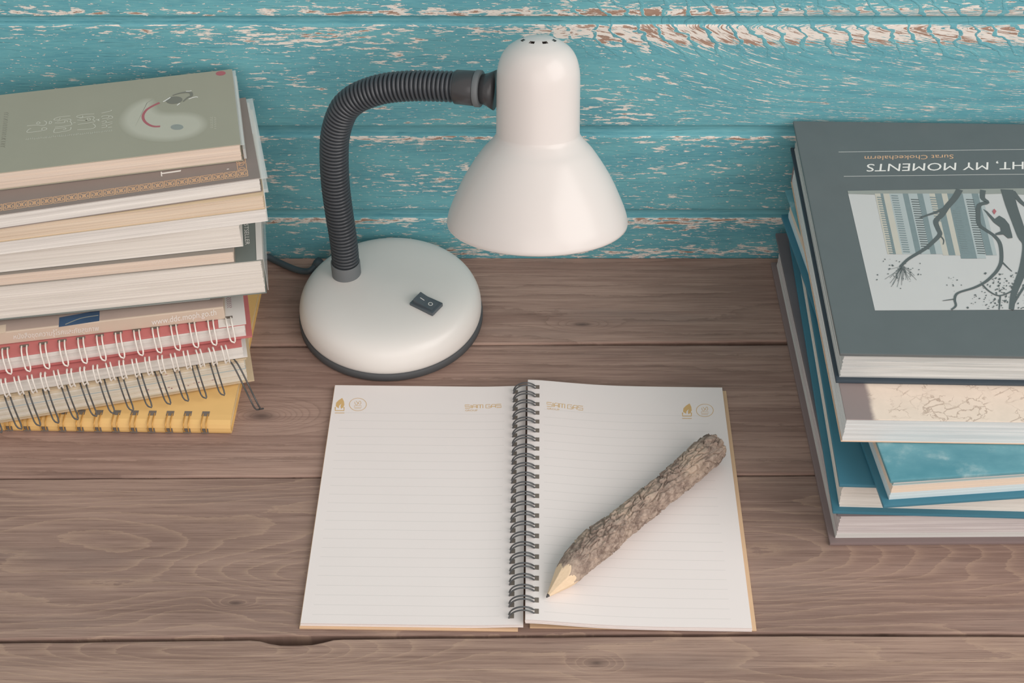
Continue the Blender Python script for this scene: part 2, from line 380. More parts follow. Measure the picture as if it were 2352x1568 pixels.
def smooth_pts(pts, sub=6):
    pts = [Vector(p) for p in pts]; out = []
    for i in range(len(pts)-1):
        p0, p1, p2, p3 = pts[max(i-1, 0)], pts[i], pts[i+1], pts[min(i+2, len(pts)-1)]
        for k in range(sub):
            t = k/sub
            out.append(0.5*((2*p1)+(p2-p0)*t+(2*p0-5*p1+4*p2-p3)*t*t+(3*p1-p0-3*p2+p3)*t**3))
    out.append(pts[-1]); return out

def page_block(name, x0, x1, y0, y1, z0, z1, mat, parent, nl=14, jit=0.0004, seed=1, warp=None, nx=12, nudge=None):
    """A block of paper: nl bundles of leaves whose edges stand a little proud or back of each other."""
    rnd = random.Random(seed); vs, fs = [], []; ring = 2*(nx+1)
    for k in range(nl):
        o = [rnd.uniform(0, jit) for _ in range(4)]
        for zf in (k/nl, (k+1)/nl):
            for side in (0, 1):
                for i in range(nx+1):
                    ii = i if side == 0 else nx-i
                    x = x0+o[0]+(x1-o[1]-x0-o[0])*ii/nx
                    y = (y0+o[2]) if side == 0 else (y1-o[3])
                    if nudge: y += nudge(x, zf) if side == 0 else 0
                    vs.append((x, y, z0+(z1-z0)*zf+(warp(x, y, zf) if warp else 0.0)))
    for L in range(2*nl-1):
        for i in range(ring):
            a = L*ring+i; b = L*ring+(i+1) % ring; fs.append((a, b, b+ring, a+ring))
    for L, rev in ((0, True), (2*nl-1, False)):
        for i in range(nx):
            q = (L*ring+i, L*ring+i+1, L*ring+ring-2-i, L*ring+ring-1-i)
            fs.append(tuple(reversed(q)) if rev else q)
    return mesh_obj(name, vs, fs, mat, parent)

class Flat:
    """Flat print laid on a surface. Points come in as pixels of the photograph and are put on the cover plane."""
    def __init__(self, parent, z, lift=0.00003):
        self.par = parent; self.inv = world_of(parent).inverted(); self.z = z; self.lift = lift
        self.v, self.f, self.m, self.names = [], [], [], []
        self.level = 1; self.cnt = 0
    def mi(self, mat):
        if mat not in self.names: self.names.append(mat)
        return self.names.index(mat)
    def loc(self, p):
        q = self.inv @ P(p[0], p[1], self.z+world_of(self.par).translation.z)
        q.z = self.zz(); return q
    def zz(self): return self.z+0.00001+self.lift*self.level+0.000003*(self.cnt % 24)
    def poly(self, pts, mat, local=False):
        b = len(self.v); self.cnt += 1
        for p in pts: self.v.append(Vector((p[0], p[1], self.zz())) if local else self.loc(p))
        n = len(pts); i = self.mi(mat)
        self.f.append(tuple(range(b, b+n))); self.m.append(i)
    def stroke(self, pts, w, mat, local=False, sm=4, w1=None):
        self.cnt += 1
        q = [Vector((p[0], p[1], self.zz())) if local else self.loc(p) for p in pts]
        if sm and len(q) > 2: q = smooth_pts(q, sm)
        n = len(q); b = len(self.v); i = self.mi(mat)
        for k in range(n):
            t = (q[min(k+1, n-1)]-q[max(k-1, 0)]); t.z = 0
            t = t.normalized() if t.length > 1e-9 else Vector((1, 0, 0))
            ww = w if w1 is None else w+(w1-w)*k/max(1, n-1)
            s = Vector((-t.y, t.x, 0))*ww/2
            self.v += [q[k]+s, q[k]-s]
        for k in range(n-1):
            self.f.append((b+2*k, b+2*k+1, b+2*k+3, b+2*k+2)); self.m.append(i)
    def disc(self, c, rx, ry, mat, rot=0.0, n=20):
        self.poly([(c[0]+rx*math.cos(2*math.pi*k/n)*math.cos(rot)-ry*math.sin(2*math.pi*k/n)*math.sin(rot),
                    c[1]+rx*math.cos(2*math.pi*k/n)*math.sin(rot)+ry*math.sin(2*math.pi*k/n)*math.cos(rot)) for k in range(n)], mat)
    def done(self, name, zf=None):
        if zf:
            for v in self.v: v.z = zf(v.x, v.y)+(v.z-self.z)
        bm = bmesh.new(); bv = [bm.verts.new(v) for v in self.v]
        for f, i in zip(self.f, self.m):
            try: fc = bm.faces.new([bv[k] for k in f])
            except ValueError: continue
            fc.material_index = i; fc.normal_update()
            if fc.normal.z < 0: fc.normal_flip()
        bmesh.ops.triangulate(bm, faces=[f for f in bm.faces if len(f.verts) > 4])
        me = bpy.data.meshes.new(name); bm.to_mesh(me); bm.free()
        for n in self.names: me.materials.append(MAT[n])
        o = bpy.data.objects.new(name, me); C.objects.link(o); o.parent = self.par
        return o

def text_mesh(s):
    cu = bpy.data.curves.new('lettering', 'FONT'); cu.body = s; cu.resolution_u = 3
    o = bpy.data.objects.new('lettering', cu); C.objects.link(o)
    bpy.context.view_layer.update()
    me = bpy.data.meshes.new_from_object(o.evaluated_get(bpy.context.evaluated_depsgraph_get()))
    bpy.data.objects.remove(o); return me
def text_on(name, s, A, B, T, mat, parent, bold=0.0):
    """Lettering whose box runs from A (start of base line) to B (end of base line) and up to T; world points."""
    me = text_mesh(s)
    if not len(me.vertices): return None
    xs = [v.co.x for v in me.vertices]; ys = [v.co.y for v in me.vertices]
    x0, x1, y0, y1 = min(xs), max(xs), min(ys), max(ys)
    inv = world_of(parent).inverted()
    for v in me.vertices:
        u = (v.co.x-x0)/(x1-x0); w = (v.co.y-y0)/(y1-y0)
        v.co = inv @ (A+(B-A)*u+(T-A)*w)
    me.materials.clear(); return link(name, me, MAT[mat], parent)
def text_px(name, s, a, b, t, z, mat, parent, lift=0.00006):
    f = lambda p: P(p[0], p[1], z)+Vector((0, 0, lift))
    return text_on(name, s, f(a), f(b), f(t), mat, parent)

setup_materials()

# ------------------------------------------------------------------ the setting: painted board wall
WY = 0.8967
def wall():
    root = mesh_obj('wall_back', *(lambda me: ([v.co[:] for v in me.vertices], [tuple(p.vertices) for p in me.polygons]))(bevel_box(-1.3, 1.3, WY+0.016, WY+0.03, -0.76, 1.25, 0.0)), MAT['dark_wood_gap'])
    root['kind'] = 'structure'
    lows = [-0.035, 0.0498, 0.1307, 0.2256]; tops = [0.0418, 0.1218, 0.2192, 0.318]
    z = 0.3245
    while z < 1.2: lows.append(z); tops.append(z+0.092); z += 0.0985
    for a, b in zip(lows, tops):
        nxt = b+0.0068
        # profile (y, z), front towards -y: rounded lower lip, flat face, sloping shoulder and hollow tongue at the top
        pr = [(0.015, a-0.002), (0.0045, a-0.002), (0.0038, a-0.0006), (0.0010, a-0.0004), (0.0002, a+0.0006), (0.0, a+0.002),
              (0.0, b-0.0022), (0.0003, b-0.0010), (0.0012, b), (0.0034, b+0.0010), (0.0042, b+0.003), (0.0044, nxt), (0.0048, nxt+0.003), (0.015, nxt+0.003)]
        vs, fs = [], []; nx = 60; n = len(pr)
        for i in range(nx+1):
            x = -1.3+2.6*i/nx
            w = 0.0005*noise.noise((x*3.0, a*40, 0.3))
            for (y, zz) in pr: vs.append((x, WY+y+w, zz))
        for i in range(nx):
            for k in range(n):
                fs.append((i*n+k, i*n+(k+1) % n, (i+1)*n+(k+1) % n, (i+1)*n+k))
        fs.append(tuple(range(n))); fs.append(tuple(reversed([nx*n+k for k in range(n)])))
        me_o = mesh_obj('board', vs, [tuple(reversed(f)) for f in fs], MAT['wall'], root)
wall()
def floor():
    t = NT('dull_floor', 0.7, 0.2); t.col(t.mix(t.noise(t.coord(), 8.0, 4.0), (0.30, 0.25, 0.21), (0.38, 0.32, 0.27)))
    o = box('floor', -1.6, 1.6, -1.6, 1.0, -0.80, -0.76, t.m, None, 0.0); o['kind'] = 'structure'
floor()

# ------------------------------------------------------------------ plank desk top
def lerp_pts(pts, x):
    if x <= pts[0][0]: (x0, y0), (x1, y1) = pts[0], pts[1]
    elif x >= pts[-1][0]: (x0, y0), (x1, y1) = pts[-2], pts[-1]
    else:
        for k in range(len(pts)-1):
            if pts[k][0] <= x <= pts[k+1][0]: (x0, y0), (x1, y1) = pts[k], pts[k+1]; break
    return y0+(y1-y0)*(x-x0)/(x1-x0)
def desk():
    root = empty('desk', (0, 0.58, -0.025), 0, 'desk top of worn reddish-brown wooden planks under the books, lamp and notebook', 'desk')
    S1 = [(-0.18, 0.7925), (0.19, 0.7959)]; S2 = [(-0.36, 0.6591), (0.19, 0.6624)]
    S3 = [(-0.325, 0.5238), (-0.146, 0.5267), (0.16, 0.5293), (0.326, 0.5287)]
    g1 = [(-0.4, 0.0012), (-0.1, 0.0013), (0.0, 0.0007), (0.08, 0.0014), (0.19, 0.0021), (0.5, 0.0021)]
    g2 = [(-0.4, 0.0006), (0.4, 0.0006)]
    g3 = [(-0.4, 0.0014), (-0.2, 0.0012), (-0.17, 0.0014), (-0.10, 0.0013), (0.1, 0.0010), (0.4, 0.0012)]
    lines = [([(-1, WY-0.0002), (1, WY-0.0002)], [(-1, 0.0), (1, 0.0)]), (S1, g1), (S2, g2), (S3, g3),
             ([(-1, 0.392), (1, 0.396)], [(-1, 0.001), (1, 0.001)]), ([(-1, 0.262), (1, 0.262)], [(-1, 0.0), (1, 0.0)])]
    kn = [[(0.0547, 0.8165, 0.020, 0.006, 0.35)], [(-0.1836, 0.7189, 0.030, 0.012, 0.8)],
          [(-0.1797, 0.5529, 0.014, 0.0045, 0.30), (0.165, 0.600, 0.13, 0.040, 0.45), (-0.06, 0.585, 0.16, 0.022, 0.5)],
          [(0.0529, 0.5076, 0.014, 0.006, 0.35), (-0.17, 0.515, 0.10, 0.016, 0.6)], []]
    cols = [((0.285, 0.182, 0.146), (0.450, 0.308, 0.248)), ((0.262, 0.168, 0.136), (0.435, 0.298, 0.240)),  # wood tones; back plank lightened, front ones darkened to even out the lighting
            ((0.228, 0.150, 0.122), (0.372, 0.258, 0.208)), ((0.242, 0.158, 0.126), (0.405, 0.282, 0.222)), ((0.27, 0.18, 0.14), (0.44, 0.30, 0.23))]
    for i in range(5):
        (bk, gb), (fr, gf) = lines[i], lines[i+1]
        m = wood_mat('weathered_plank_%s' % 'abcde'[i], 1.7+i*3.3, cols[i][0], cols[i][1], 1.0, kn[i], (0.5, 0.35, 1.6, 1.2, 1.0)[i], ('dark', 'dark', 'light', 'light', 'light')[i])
        nx = 240; vs, fs = [], []; n = 8
        for k in range(nx+1):
            x = -0.8+1.6*k/nx
            yb = lerp_pts(bk, x)-lerp_pts(gb, x)+0.0004*noise.noise((x*30, i*5.1, 0)); yf = lerp_pts(fr, x)+lerp_pts(gf, x)+0.0004*noise.noise((x*30, i*5.1+9, 0))
            if i == 3:   # splintered notch along the seam
                d = (x+0.137)/0.020; yb -= 0.0045*math.exp(-d**4)
            if i == 0: yb = WY-0.0004
            dz = 0.00025*noise.noise((x*9, i*3.3, 5))
            for (y, z) in ((yb, -0.025), (yb, -0.0012), (yb-0.0005, -0.0003), (yb-0.0013, 0.0), (yf+0.0013, 0.0), (yf+0.0005, -0.0003), (yf, -0.0012), (yf, -0.025)):
                vs.append((x, y-0.58, z+0.025+(min(dz, 0) if z > -0.02 else 0)))
        for k in range(nx):
            for j in range(n): fs.append((k*n+j, (k+1)*n+j, (k+1)*n+(j+1) % n, k*n+(j+1) % n))
        fs.append(tuple(range(n))); fs.append(tuple(reversed([nx*n+j for j in range(n)])))
        o = mesh_obj('plank', [(v[0], v[1]+0.58, v[2]-0.025) for v in vs], fs, m)
        o.parent = root; o.matrix_parent_inverse = Matrix.Translation((0, -0.58, 0.025))
    for x in (-0.72, 0.72):
        for y in (0.32, 0.84): box('leg', x-0.03, x+0.03, y-0.03-0.58, y+0.03-0.58, -0.735, -0.020, MAT['dark_wood_gap'], root, 0.002)
    # battens that carry the planks
    for y in (0.36, 0.58, 0.80):
        o = box('batten', -0.8, 0.8, y-0.03-0.58, y+0.03-0.58, -0.020, -0.0005, MAT['dark_wood_gap'], root)
desk()

# ------------------------------------------------------------------ desk lamp
def lamp():
    cx, cy = -0.0945, 0.8248
    root = empty('desk_lamp', (cx, cy, 0), 0, 'white gooseneck desk lamp with round base and bell-shaped shade', 'desk lamp')
    inv = Matrix.Translation((-cx, -cy, 0))
    ring = [(0.0, 0.0), (0.066, 0.0), (0.0705, 0.0004), (0.0716, 0.0014), (0.0716, 0.0062), (0.0706, 0.0072), (0.068, 0.0072)]
    v, f = lathe_mesh(ring, 96); mesh_obj('rubber_ring', v, f, MAT['rubber'], root, True)
    dome = smooth_pts([(0.0690, 0, 0.0060), (0.0703, 0, 0.0085), (0.0706, 0, 0.0130), (0.0697, 0, 0.0190), (0.0663, 0, 0.0255), (0.0598, 0, 0.0300), (0.048, 0, 0.0330), (0.028, 0, 0.0345), (0.00001, 0, 0.0350)], 4)
    v, f = lathe_mesh([(p.x, p.z) for p in dome], 96); mesh_obj('base', v, f, MAT['lamp_base'], root, True)
    # collar where the neck leaves the base
    cb = P(796, 627, 0.034); cb = inv @ cb; cb.z = 0.0
    col = [(0.0113, 0.026), (0.0113, 0.0455), (0.0108, 0.0462), (0.0102, 0.0458), (0.0102, 0.030)]
    v, f = lathe_mesh(col, 40); o = mesh_obj('neck_collar', v, f, MAT['collar'], root, True); o.location = cb
    # shade placement
    T = math.radians(19.0); ax = Vector((0, math.sin(T), math.cos(T)))
    rim = P(1234, 506, 0.140); hj = rim+ax*0.0925
    base_w = Vector((cb.x+cx, cb.y+cy, 0.04))
    d = Vector((hj.x-base_w.x, hj.y-base_w.y, 0)); n = Vector((-d.y, d.x, 0)).normalized()
    px = [(796, 618), (790, 560), (779, 489), (770, 417), (767.5, 346), (772, 300), (788, 255), (812, 230), (845, 214), (890, 202), (955, 197), (1041, 199), (1068, 201)]
    pts = [inv @ onface(a, b, base_w, n) for a, b in px]
    pts[0] = Vector((cb.x, cb.y, 0.034))
    path = smooth_pts(pts, 14)
    # resample evenly and give the tube its ribs
    acc = [0.0]
    for a, b in zip(path, path[1:]): acc.append(acc[-1]+(b-a).length)
    tot = acc[-1]; rib = 0.0031; per = 10; N = int(tot/rib*per); out, rad = [], []
    j = 0
    for i in range(N+1):
        s = tot*i/N
        while j < len(acc)-2 and acc[j+1] < s: j += 1
        t = (s-acc[j])/max(1e-9, acc[j+1]-acc[j]); out.append(path[j].lerp(path[j+1], t))
        ph = (i % per)/per; rad.append(0.0106-0.0022*math.exp(-(min(ph, 1-ph)/0.16)**2)-0.0004*abs(ph-0.5)*2)
    v, f = tube_mesh([out], rad, 28); mesh_obj('gooseneck', v, f, MAT['neck'], root, True)
    # joint between neck and shade
    a0 = inv @ onface(1046, 199.5, base_w, n); a1 = inv @ onface(1092, 203, base_w, n); a2 = inv @ onface(1106, 204, base_w, n); a3 = inv @ onface(1137, 207, base_w, n)
    v, f = tube_mesh([[a0, a0.lerp(a1, 0.04), a1.lerp(a0, 0.05), a1]], [0.0108, 0.0115, 0.0118, 0.0115], 32)
    jt = mesh_obj('shade_joint', v, f, MAT['joint'], root, True)
    v, f = tube_mesh([[a1, a1.lerp(a2, 0.1), a2.lerp(a1, 0.1), a2]], [0.0118, 0.0124, 0.0124, 0.0119], 32)
    mesh_obj('joint_ring', v, f, MAT['collar'], jt, True)
    v, f = tube_mesh([[a2, a2.lerp(a3, 0.5), a3]], [0.0098, 0.0112, 0.0135], 32)
    mesh_obj('shade_bracket', v, f, MAT['joint'], jt, True)
    # bell shade, with vent slots in the crown
    prof = [(0.0625, 0.0), (0.0609, 0.0070), (0.0565, 0.0182), (0.0515, 0.0294), (0.0452, 0.0406), (0.0378, 0.0518), (0.0329, 0.0573), (0.0291, 0.0622), (0.0282, 0.0645), (0.0281, 0.0685), (0.0279, 0.085), (0.0277, 0.1043), (0.0268, 0.112), (0.0246, 0.1190), (0.0205, 0.1248), (0.0146, 0.1290)]
    prof = [(r_, z_*0.965) for r_, z_ in prof]
    op = [(p.x, p.z) for p in smooth_pts([(r, 0, z) for r, z in prof[:8]], 4)]+[(p.x, p.z) for p in smooth_pts([(r, 0, z) for r, z in prof[8:]], 4)]
    op += [(0.0122, 0.1256), (0.0100, 0.1266), (0.0070, 0.1273), (0.00001, 0.1277)]
    lip = [(0.0590, -0.0005), (0.0600, -0.0022), (0.0614, -0.0026), (0.0623, -0.0016)]
    inner = [(max(r-0.0016, 0.00001), z-0.0008) for r, z in reversed(op)]
    nin = len(inner); prof_all = inner+lip+op
    # the slot ring is the band between radius 0.0122 and 0.0100
    oi = nin+len(lip)+len(op)-4; ii = nin-1-(len(op)-4)-1+0
    seg = 96
    slot = lambda k: (k % 12) in (3, 4, 5, 6, 7)
    v, f = lathe_mesh(prof_all, seg, lambda i, k: slot(k) and (i == oi or i == ii+0))
    sh = mesh_obj('shade', v, f, MAT['lamp_white'], root, True)
    sh.location = inv @ rim; sh.rotation_euler = (-T, 0, math.radians(0))
    # bulb holder inside the shade
    v, f = lathe_mesh([(0.0002, 0.118), (0.016, 0.118), (0.016, 0.075), (0.0175, 0.073), (0.0175, 0.062), (0.0002, 0.062)], 32)
    o = mesh_obj('bulb_socket', v, f, MAT['joint'], root, True); o.location = sh.location; o.rotation_euler = sh.rotation_euler
    v, f = lathe_mesh([(p.x, p.z) for p in smooth_pts([(0.013, 0, 0.064), (0.014, 0, 0.05), (0.023, 0, 0.030), (0.026, 0, 0.018), (0.021, 0, 0.004), (0.0004, 0, -0.002)], 5)], 32)
    o = mesh_obj('bulb', v, f, MAT['lamp_inside'], root, True); o.location = sh.location; o.rotation_euler = sh.rotation_euler
    # rocker switch
    zt = 0.0345
    q = [P(a, b, zt+0.002) for a, b in ((962.7, 671.8), (1016, 694.7), (994.5, 720), (942, 696))]
    ctr = (q[0]+q[1]+q[2]+q[3])/4; ux = (q[1]-q[0]+q[2]-q[3])/2; uy = (q[0]-q[3]+q[1]-q[2])/2
    ang = math.atan2(ux.y, ux.x); lx, ly = ux.length/2, uy.length/2
    sw = box('switch_housing', -lx, lx, -ly, ly, 0, 0.0032, MAT['switch'], root, 0.0006)
    sw.location = inv @ Vector((ctr.x, ctr.y, zt-0.0012)); sw.rotation_euler = (0, 0, ang)
    a, b = lx*0.80, ly*0.72
    vs = [(-a, -b, 0.0028), (a, -b, 0.0028), (a, b, 0.0028), (-a, b, 0.0028), (-a*0.98, -b, 0.0068), (0.0, -b, 0.0046), (a, -b, 0.0036), (-a*0.98, b, 0.0068), (0.0, b, 0.0046), (a, b, 0.0036)]
    fs = [(4, 5, 8, 7), (5, 6, 9, 8), (0, 1, 6, 5, 4), (3, 7, 8, 9, 2), (0, 4, 7, 3), (1, 2, 9, 6), (0, 3, 2, 1)]
    rk = mesh_obj('rocker', vs, fs, MAT['switch'], sw)
    mk = MAT['pale_ink']
    sl = (0.0046-0.0068)/(a*0.98)
    zq = lambda x: 0.0046+sl*x+0.0001 if x < 0 else 0.0046-x*(0.0010/a)+0.0001
    vs = [(x, y, zq(x)) for x, y in ((-0.62*a, -0.0003), (-0.18*a, -0.0003), (-0.18*a, 0.0003), (-0.62*a, 0.0003))]
    mesh_obj('on_mark', vs, [(0, 1, 2, 3)], mk, rk)
    vs, fs = [], []
    for k in range(20):
        t = 2*math.pi*k/20
        for rr in (0.0013, 0.0018): x = 0.48*a+rr*math.cos(t); vs.append((x, rr*math.sin(t), zq(x)))
    for k in range(20): fs.append((2*k, 2*k+1, (2*k+3) % 40, (2*k+2) % 40))
    mesh_obj('off_mark', vs, fs, mk, rk)
    # mains cord leaving the back of the base
    w = [P(735, 606, 0.006), P(724, 612, 0.007), P(713, 621, 0.006), P(700, 623, 0.004), P(680, 619, 0.0035), P(655, 609, 0.0035), P(632, 598, 0.0035), P(614, 590, 0.0050)]
    w = [inv @ p for p in w]
    last = w[-1]
    for (x, z) in ((-0.205, 0.0055), (-0.26, 0.004), (-0.36, 0.0035), (-0.55, 0.0035)): w.append(inv @ Vector((x, 0.8905, z)))
    v, f = tube_mesh([smooth_pts(w, 6)], 0.0026, 10); mesh_obj('mains_cord', v, f, MAT['cord'], root, True)
    g0 = inv @ P(736, 602, 0.007); g1 = inv @ P(722, 614, 0.007)
    v, f = tube_mesh([[g0, g0.lerp(g1, 0.5), g1]], [0.0048, 0.0045, 0.0030], 14); mesh_obj('cord_grommet', v, f, MAT['cord'], root, True)
lamp()

# ------------------------------------------------------------------ books
def soft_book(name, label, cx, cy, yaw, z0, t, L, D, page, cover, seed, ct=0.0005, group=None, jit=0.0005, nl=14, warp=None, side=-1, back=None, cat='book', over=0.0):
    r = empty(name, (cx, cy, z0), math.radians(yaw), label, cat, group)
    x0, x1 = (-L, 0.0) if side < 0 else (0.0, L)
    page_block('page_block', x0+0.0006, x1-0.0006, 0.0004, D-0.0008, ct, t-ct, MAT[page], r, nl, jit, seed, warp)
    box('front_cover', x0-over, x1+over, -over, D, t-ct, t, MAT[cover], r, 0.00015, 1)
    box('back_cover', x0-over, x1+over, -over, D, 0.00005, ct, MAT[back or cover], r, 0.00015, 1)
    box('spine', x0, x1, D-0.0007, D, ct, t-ct, MAT[cover], r, 0.0001, 1)
    return r
def hard_book(name, label, cx, cy, yaw, z0, t, L, D, page, top, bottom, seed, ct=0.0026, inset=0.0042, nl=18, jit=0.0005, dtop=0.0, dbot=0.0, warp=None, nudge=None, spine_mat=None):
    r = empty(name, (cx, cy, z0), math.radians(yaw), label, 'book')
    page_block('page_block', inset, L-0.003, inset, D-inset, ct, t-ct, MAT[page], r, nl, jit, seed, warp, 24, nudge)
    box('front_cover', dtop, L, 0, D, t-ct, t, MAT[top], r, 0.0007)
    box('back_cover', dbot, L, 0, D, 0.00005, ct, MAT[bottom], r, 0.0007)
    box('spine', L-0.0025, L, 0, D, ct, t-ct, MAT[spine_mat or bottom], r, 0.0005)
    return r

def hairpin(front, sep, lean=0.0):
    """Two parallel wires following the (y, z) path, closed by a bend at the far end."""
    f = [Vector((0, y, z)) for y, z in front]; f = smooth_pts(f, 4); n = len(f)
    a = [Vector((-sep/2+lean*i/(n-1)+(sep*0.18*max(0, i/(n-1)-0.8)/0.2), p.y, p.z)) for i, p in enumerate(f)]
    b = [Vector((sep/2+lean*i/(n-1)-(sep*0.18*max(0, i/(n-1)-0.8)/0.2), p.y, p.z)) for i, p in enumerate(f)]
    tip = (a[-1]+b[-1])/2+(a[-1]-a[-2]).normalized()*sep*0.35
    return a+[tip]+b[::-1]
def coil(parent, xs, front, sep, r, mat, lean=0.0, hole=None, seed=1, jitter=0.0):
    rnd = random.Random(seed)
    v, f = tube_mesh([hairpin(front, sep, lean)], r, 6)
    me = bpy.data.meshes.new('wire_loop'); me.from_pydata([tuple(p) for p in v], [], f); me.materials.append(MAT[mat])
    for p in me.polygons: p.use_smooth = True
    hm = None
    for x in xs:
        o = bpy.data.objects.new('wire_loop', me); C.objects.link(o); o.parent = parent; o.location = (x, 0, 0)
        if jitter: o.rotation_euler = (rnd.uniform(-jitter, jitter)*0.4, 0, rnd.uniform(-jitter, jitter))
        for (hx, hy, hz, w, d) in (hole or ()):
            if hm is None: hm = {}
            key = (w, d)
            if key not in hm:
                hm[key] = bevel_box(-w/2, w/2, -d/2, d/2, 0, 0.00025, 0.00005, 1); hm[key].materials.append(MAT['hole'])
            h = bpy.data.objects.new('punched_hole', hm[key]); C.objects.link(h); h.parent = parent; h.location = (x+hx, hy, hz)

# ---- left stack, from the desk up
def left_stack():
    # mustard notebook with brass wire
    r = empty('spiral_notebook', (-0.2027, 0.7004, 0.0), math.radians(-1.0), 'mustard yellow notebook with brass wire, bottom of the left stack', 'notebook', 'spiral notebooks in the left stack')
    L, D, t = 0.205, 0.178, 0.0105
    page_block('page_block', -L, -0.001, 0.006, D-0.001, 0.0012, t-0.0012, MAT['yellow_page'], r, 10, 0.0004, 3)
    # cover wraps round the wire edge
    pr = [(D, t), (0.010, t), (0.005, t-0.0003), (0.0018, t-0.0018), (0.0004, t-0.0045), (0.0, 0.0030), (0.0006, 0.0008), (0.004, 0.0), (D, 0.0)]
    th = [(D, t-0.0009), (0.010, t-0.0009), (0.0055, t-0.0012), (0.0028, t-0.0025), (0.0014, t-0.0048), (0.0010, 0.0032), (0.0014, 0.0018), (0.0046, 0.0010), (D, 0.0010)]
    vs, fs = [], []; n = len(pr)
    for x in (-L-0.001, 0.0):
        vs += [(x, y, z) for y, z in pr]; vs += [(x, y, z) for y, z in th]
    for k in range(n-1):
        fs.append((k, k+1, 2*n+k+1, 2*n+k)); fs.append((n+k, 3*n+k, 3*n+k+1, n+k+1))
        for b in (0, 2*n): fs.append((b+k, b+n+k, b+n+k+1, b+k+1))
    mesh_obj('wrap_cover', vs, fs, MAT['yellow'], r)
    xs = [-0.0190-0.0129*k for k in range(14)]
    coil(r, xs, [(0.0105, t-0.0001), (0.0080, t+0.0002), (0.0035, t+0.0002), (0.0002, t-0.0012), (-0.0013, t-0.0045), (-0.0012, 0.0040), (0.0002, 0.0028)], 0.0034, 0.00044, 'gold_wire')
    hm = bevel_box(-0.0027, 0.0027, -0.0023, 0.0023, -0.0001, 0.0002, 0.00005, 1); hm.materials.append(MAT['hole'])
    for x in xs:
        for (y, z, rx) in ((0.0105, t, 0.0), (-0.0001, 0.0036, math.radians(86))):
            h = bpy.data.objects.new('punched_slot', hm); C.objects.link(h); h.parent = r; h.location = (x, y, z); h.rotation_euler = (rx, 0, 0)

    # thick notebook with black wire
    r = empty('spiral_notebook', (-0.1902, 0.7432, 0.0116), math.radians(13.4), 'thick notebook with black wire and mixed cream pages, second from bottom on the left', 'notebook', 'spiral notebooks in the left stack')
    L, D, t = 0.21, 0.128, 0.0234
    box('back_cover', -L, 0, 0, D, 0.0, 0.0012, MAT['manila'], r, 0.0003)
    page_block('page_block', -L+0.002, -0.0045, 0.001, D-0.002, 0.0012, t-0.0006, MAT['notebook_mix_page'], r, 22, 0.0007, 5)
    box('front_cover', -L, -0.003, 0.0005, D, t-0.0006, t, MAT['manila'], r, 0.0002, 1)
    xs = [-0.0145-0.0131*k for k in range(1, 15)]
    coil(r, xs, [(0.0030, t-0.0002), (-0.0015, t-0.0010), (-0.0050, t*0.72), (-0.0075, t*0.45), (-0.0098, t*0.24), (-0.0116, 0.0036)], 0.0036, 0.00062, 'black_wire', 0.0042, None, 4, 0.03)
    coil(r, [-0.0145], [(0.0030, t-0.0002), (-0.0015, t-0.0010), (-0.0065, t*0.70), (-0.0120, t*0.35), (-0.020, 0.0030), (-0.0235, -0.0050), (-0.0225, -0.0070)], 0.0036, 0.00062, 'black_wire', 0.0165)
    fl = None
    rnd = random.Random(8); vs, fs = [], []
    for k in range(16):     # ink stains on the page edges
        x = -0.056+rnd.gauss(0, 0.012); z = rnd.choice((0.021, 0.021, 0.008, 0.0065))+rnd.gauss(0, 0.0009); w = rnd.uniform(0.0004, 0.0018); h = rnd.uniform(0.0002, 0.0007); b = len(vs)
        if not 0.002 < z < t-0.0018: continue
        vs += [(x-w, 0.00085, z), (x, 0.00085, z-h), (x+w, 0.00085, z), (x, 0.00085, z+h)]; fs.append((b, b+1, b+2, b+3))
    mesh_obj('ink_stain', vs, fs, MAT['purple_ink'], r)

    # two red notebooks with white wire
    r = empty('spiral_notebook', (-0.1923, 0.7441, 0.0357), math.radians(12.6), 'thin red notebook with small close-set white wire loops, third from bottom on the left', 'notebook', 'spiral notebooks in the left stack')
    L, D, t = 0.21, 0.125, 0.0106
    box('back_cover', -L, 0, 0, D, 0.0, 0.0009, MAT['white_card'], r, 0.0002)
    page_block('page_block', -L+0.001, -0.0022, 0.0006, D-0.002, 0.0009, t-0.0010, MAT['white_page'], r, 8, 0.0008, 6)
    box('front_cover', -L, -0.0028, 0.0012, D, t-0.0010, t, MAT['red'], r, 0.0003)
    xs = [-0.0158-0.00905*k for k in range(20)]
    coil(r, xs, [(0.0026, t+0.0002), (0.0020, t+0.0024), (-0.0006, t+0.0036), (-0.0036, t+0.0020), (-0.0050, t*0.55), (-0.0044, 0.0014), (-0.0026, 0.0008)], 0.0030, 0.00062, 'white_wire', 0.0012, None, 5, 0.10)

    r = empty('spiral_notebook', (-0.1886, 0.7532, 0.0468), math.radians(11.8), 'red notebook with wide-spaced white wire loops and a white end label', 'notebook', 'spiral notebooks in the left stack')
    L, D, t = 0.21, 0.125, 0.0132
    box('back_cover', -L, 0.0, 0, D, 0.0, 0.0013, MAT['red'], r, 0.0003)
    page_block('page_block', -L+0.001, -0.0042, 0.0010, D-0.002, 0.0013, t-0.0012, MAT['white_page'], r, 10, 0.0006, 7)
    box('front_cover', -L, -0.0035, 0.0010, D, t-0.0012, t, MAT['red'], r, 0.0003)
    lab = box('paper_label', -0.0225, -0.0028, 0.0006, 0.050, t-0.00005, t+0.0002, MAT['white_card'], r, 0.0001, 1)
    fl = Flat(r, t+0.0002)
    for k in range(6):
        y = 0.0205+k*0.0020
        fl.stroke([(-0.0150, y), (-0.0138, y+0.0012), (-0.0125, y-0.0002), (-0.0118, y+0.0010)], 0.00035, 'purple_ink', True)
    fl.done('label_writing')
    xs = [-0.0150-0.01305*k for k in range(14)]
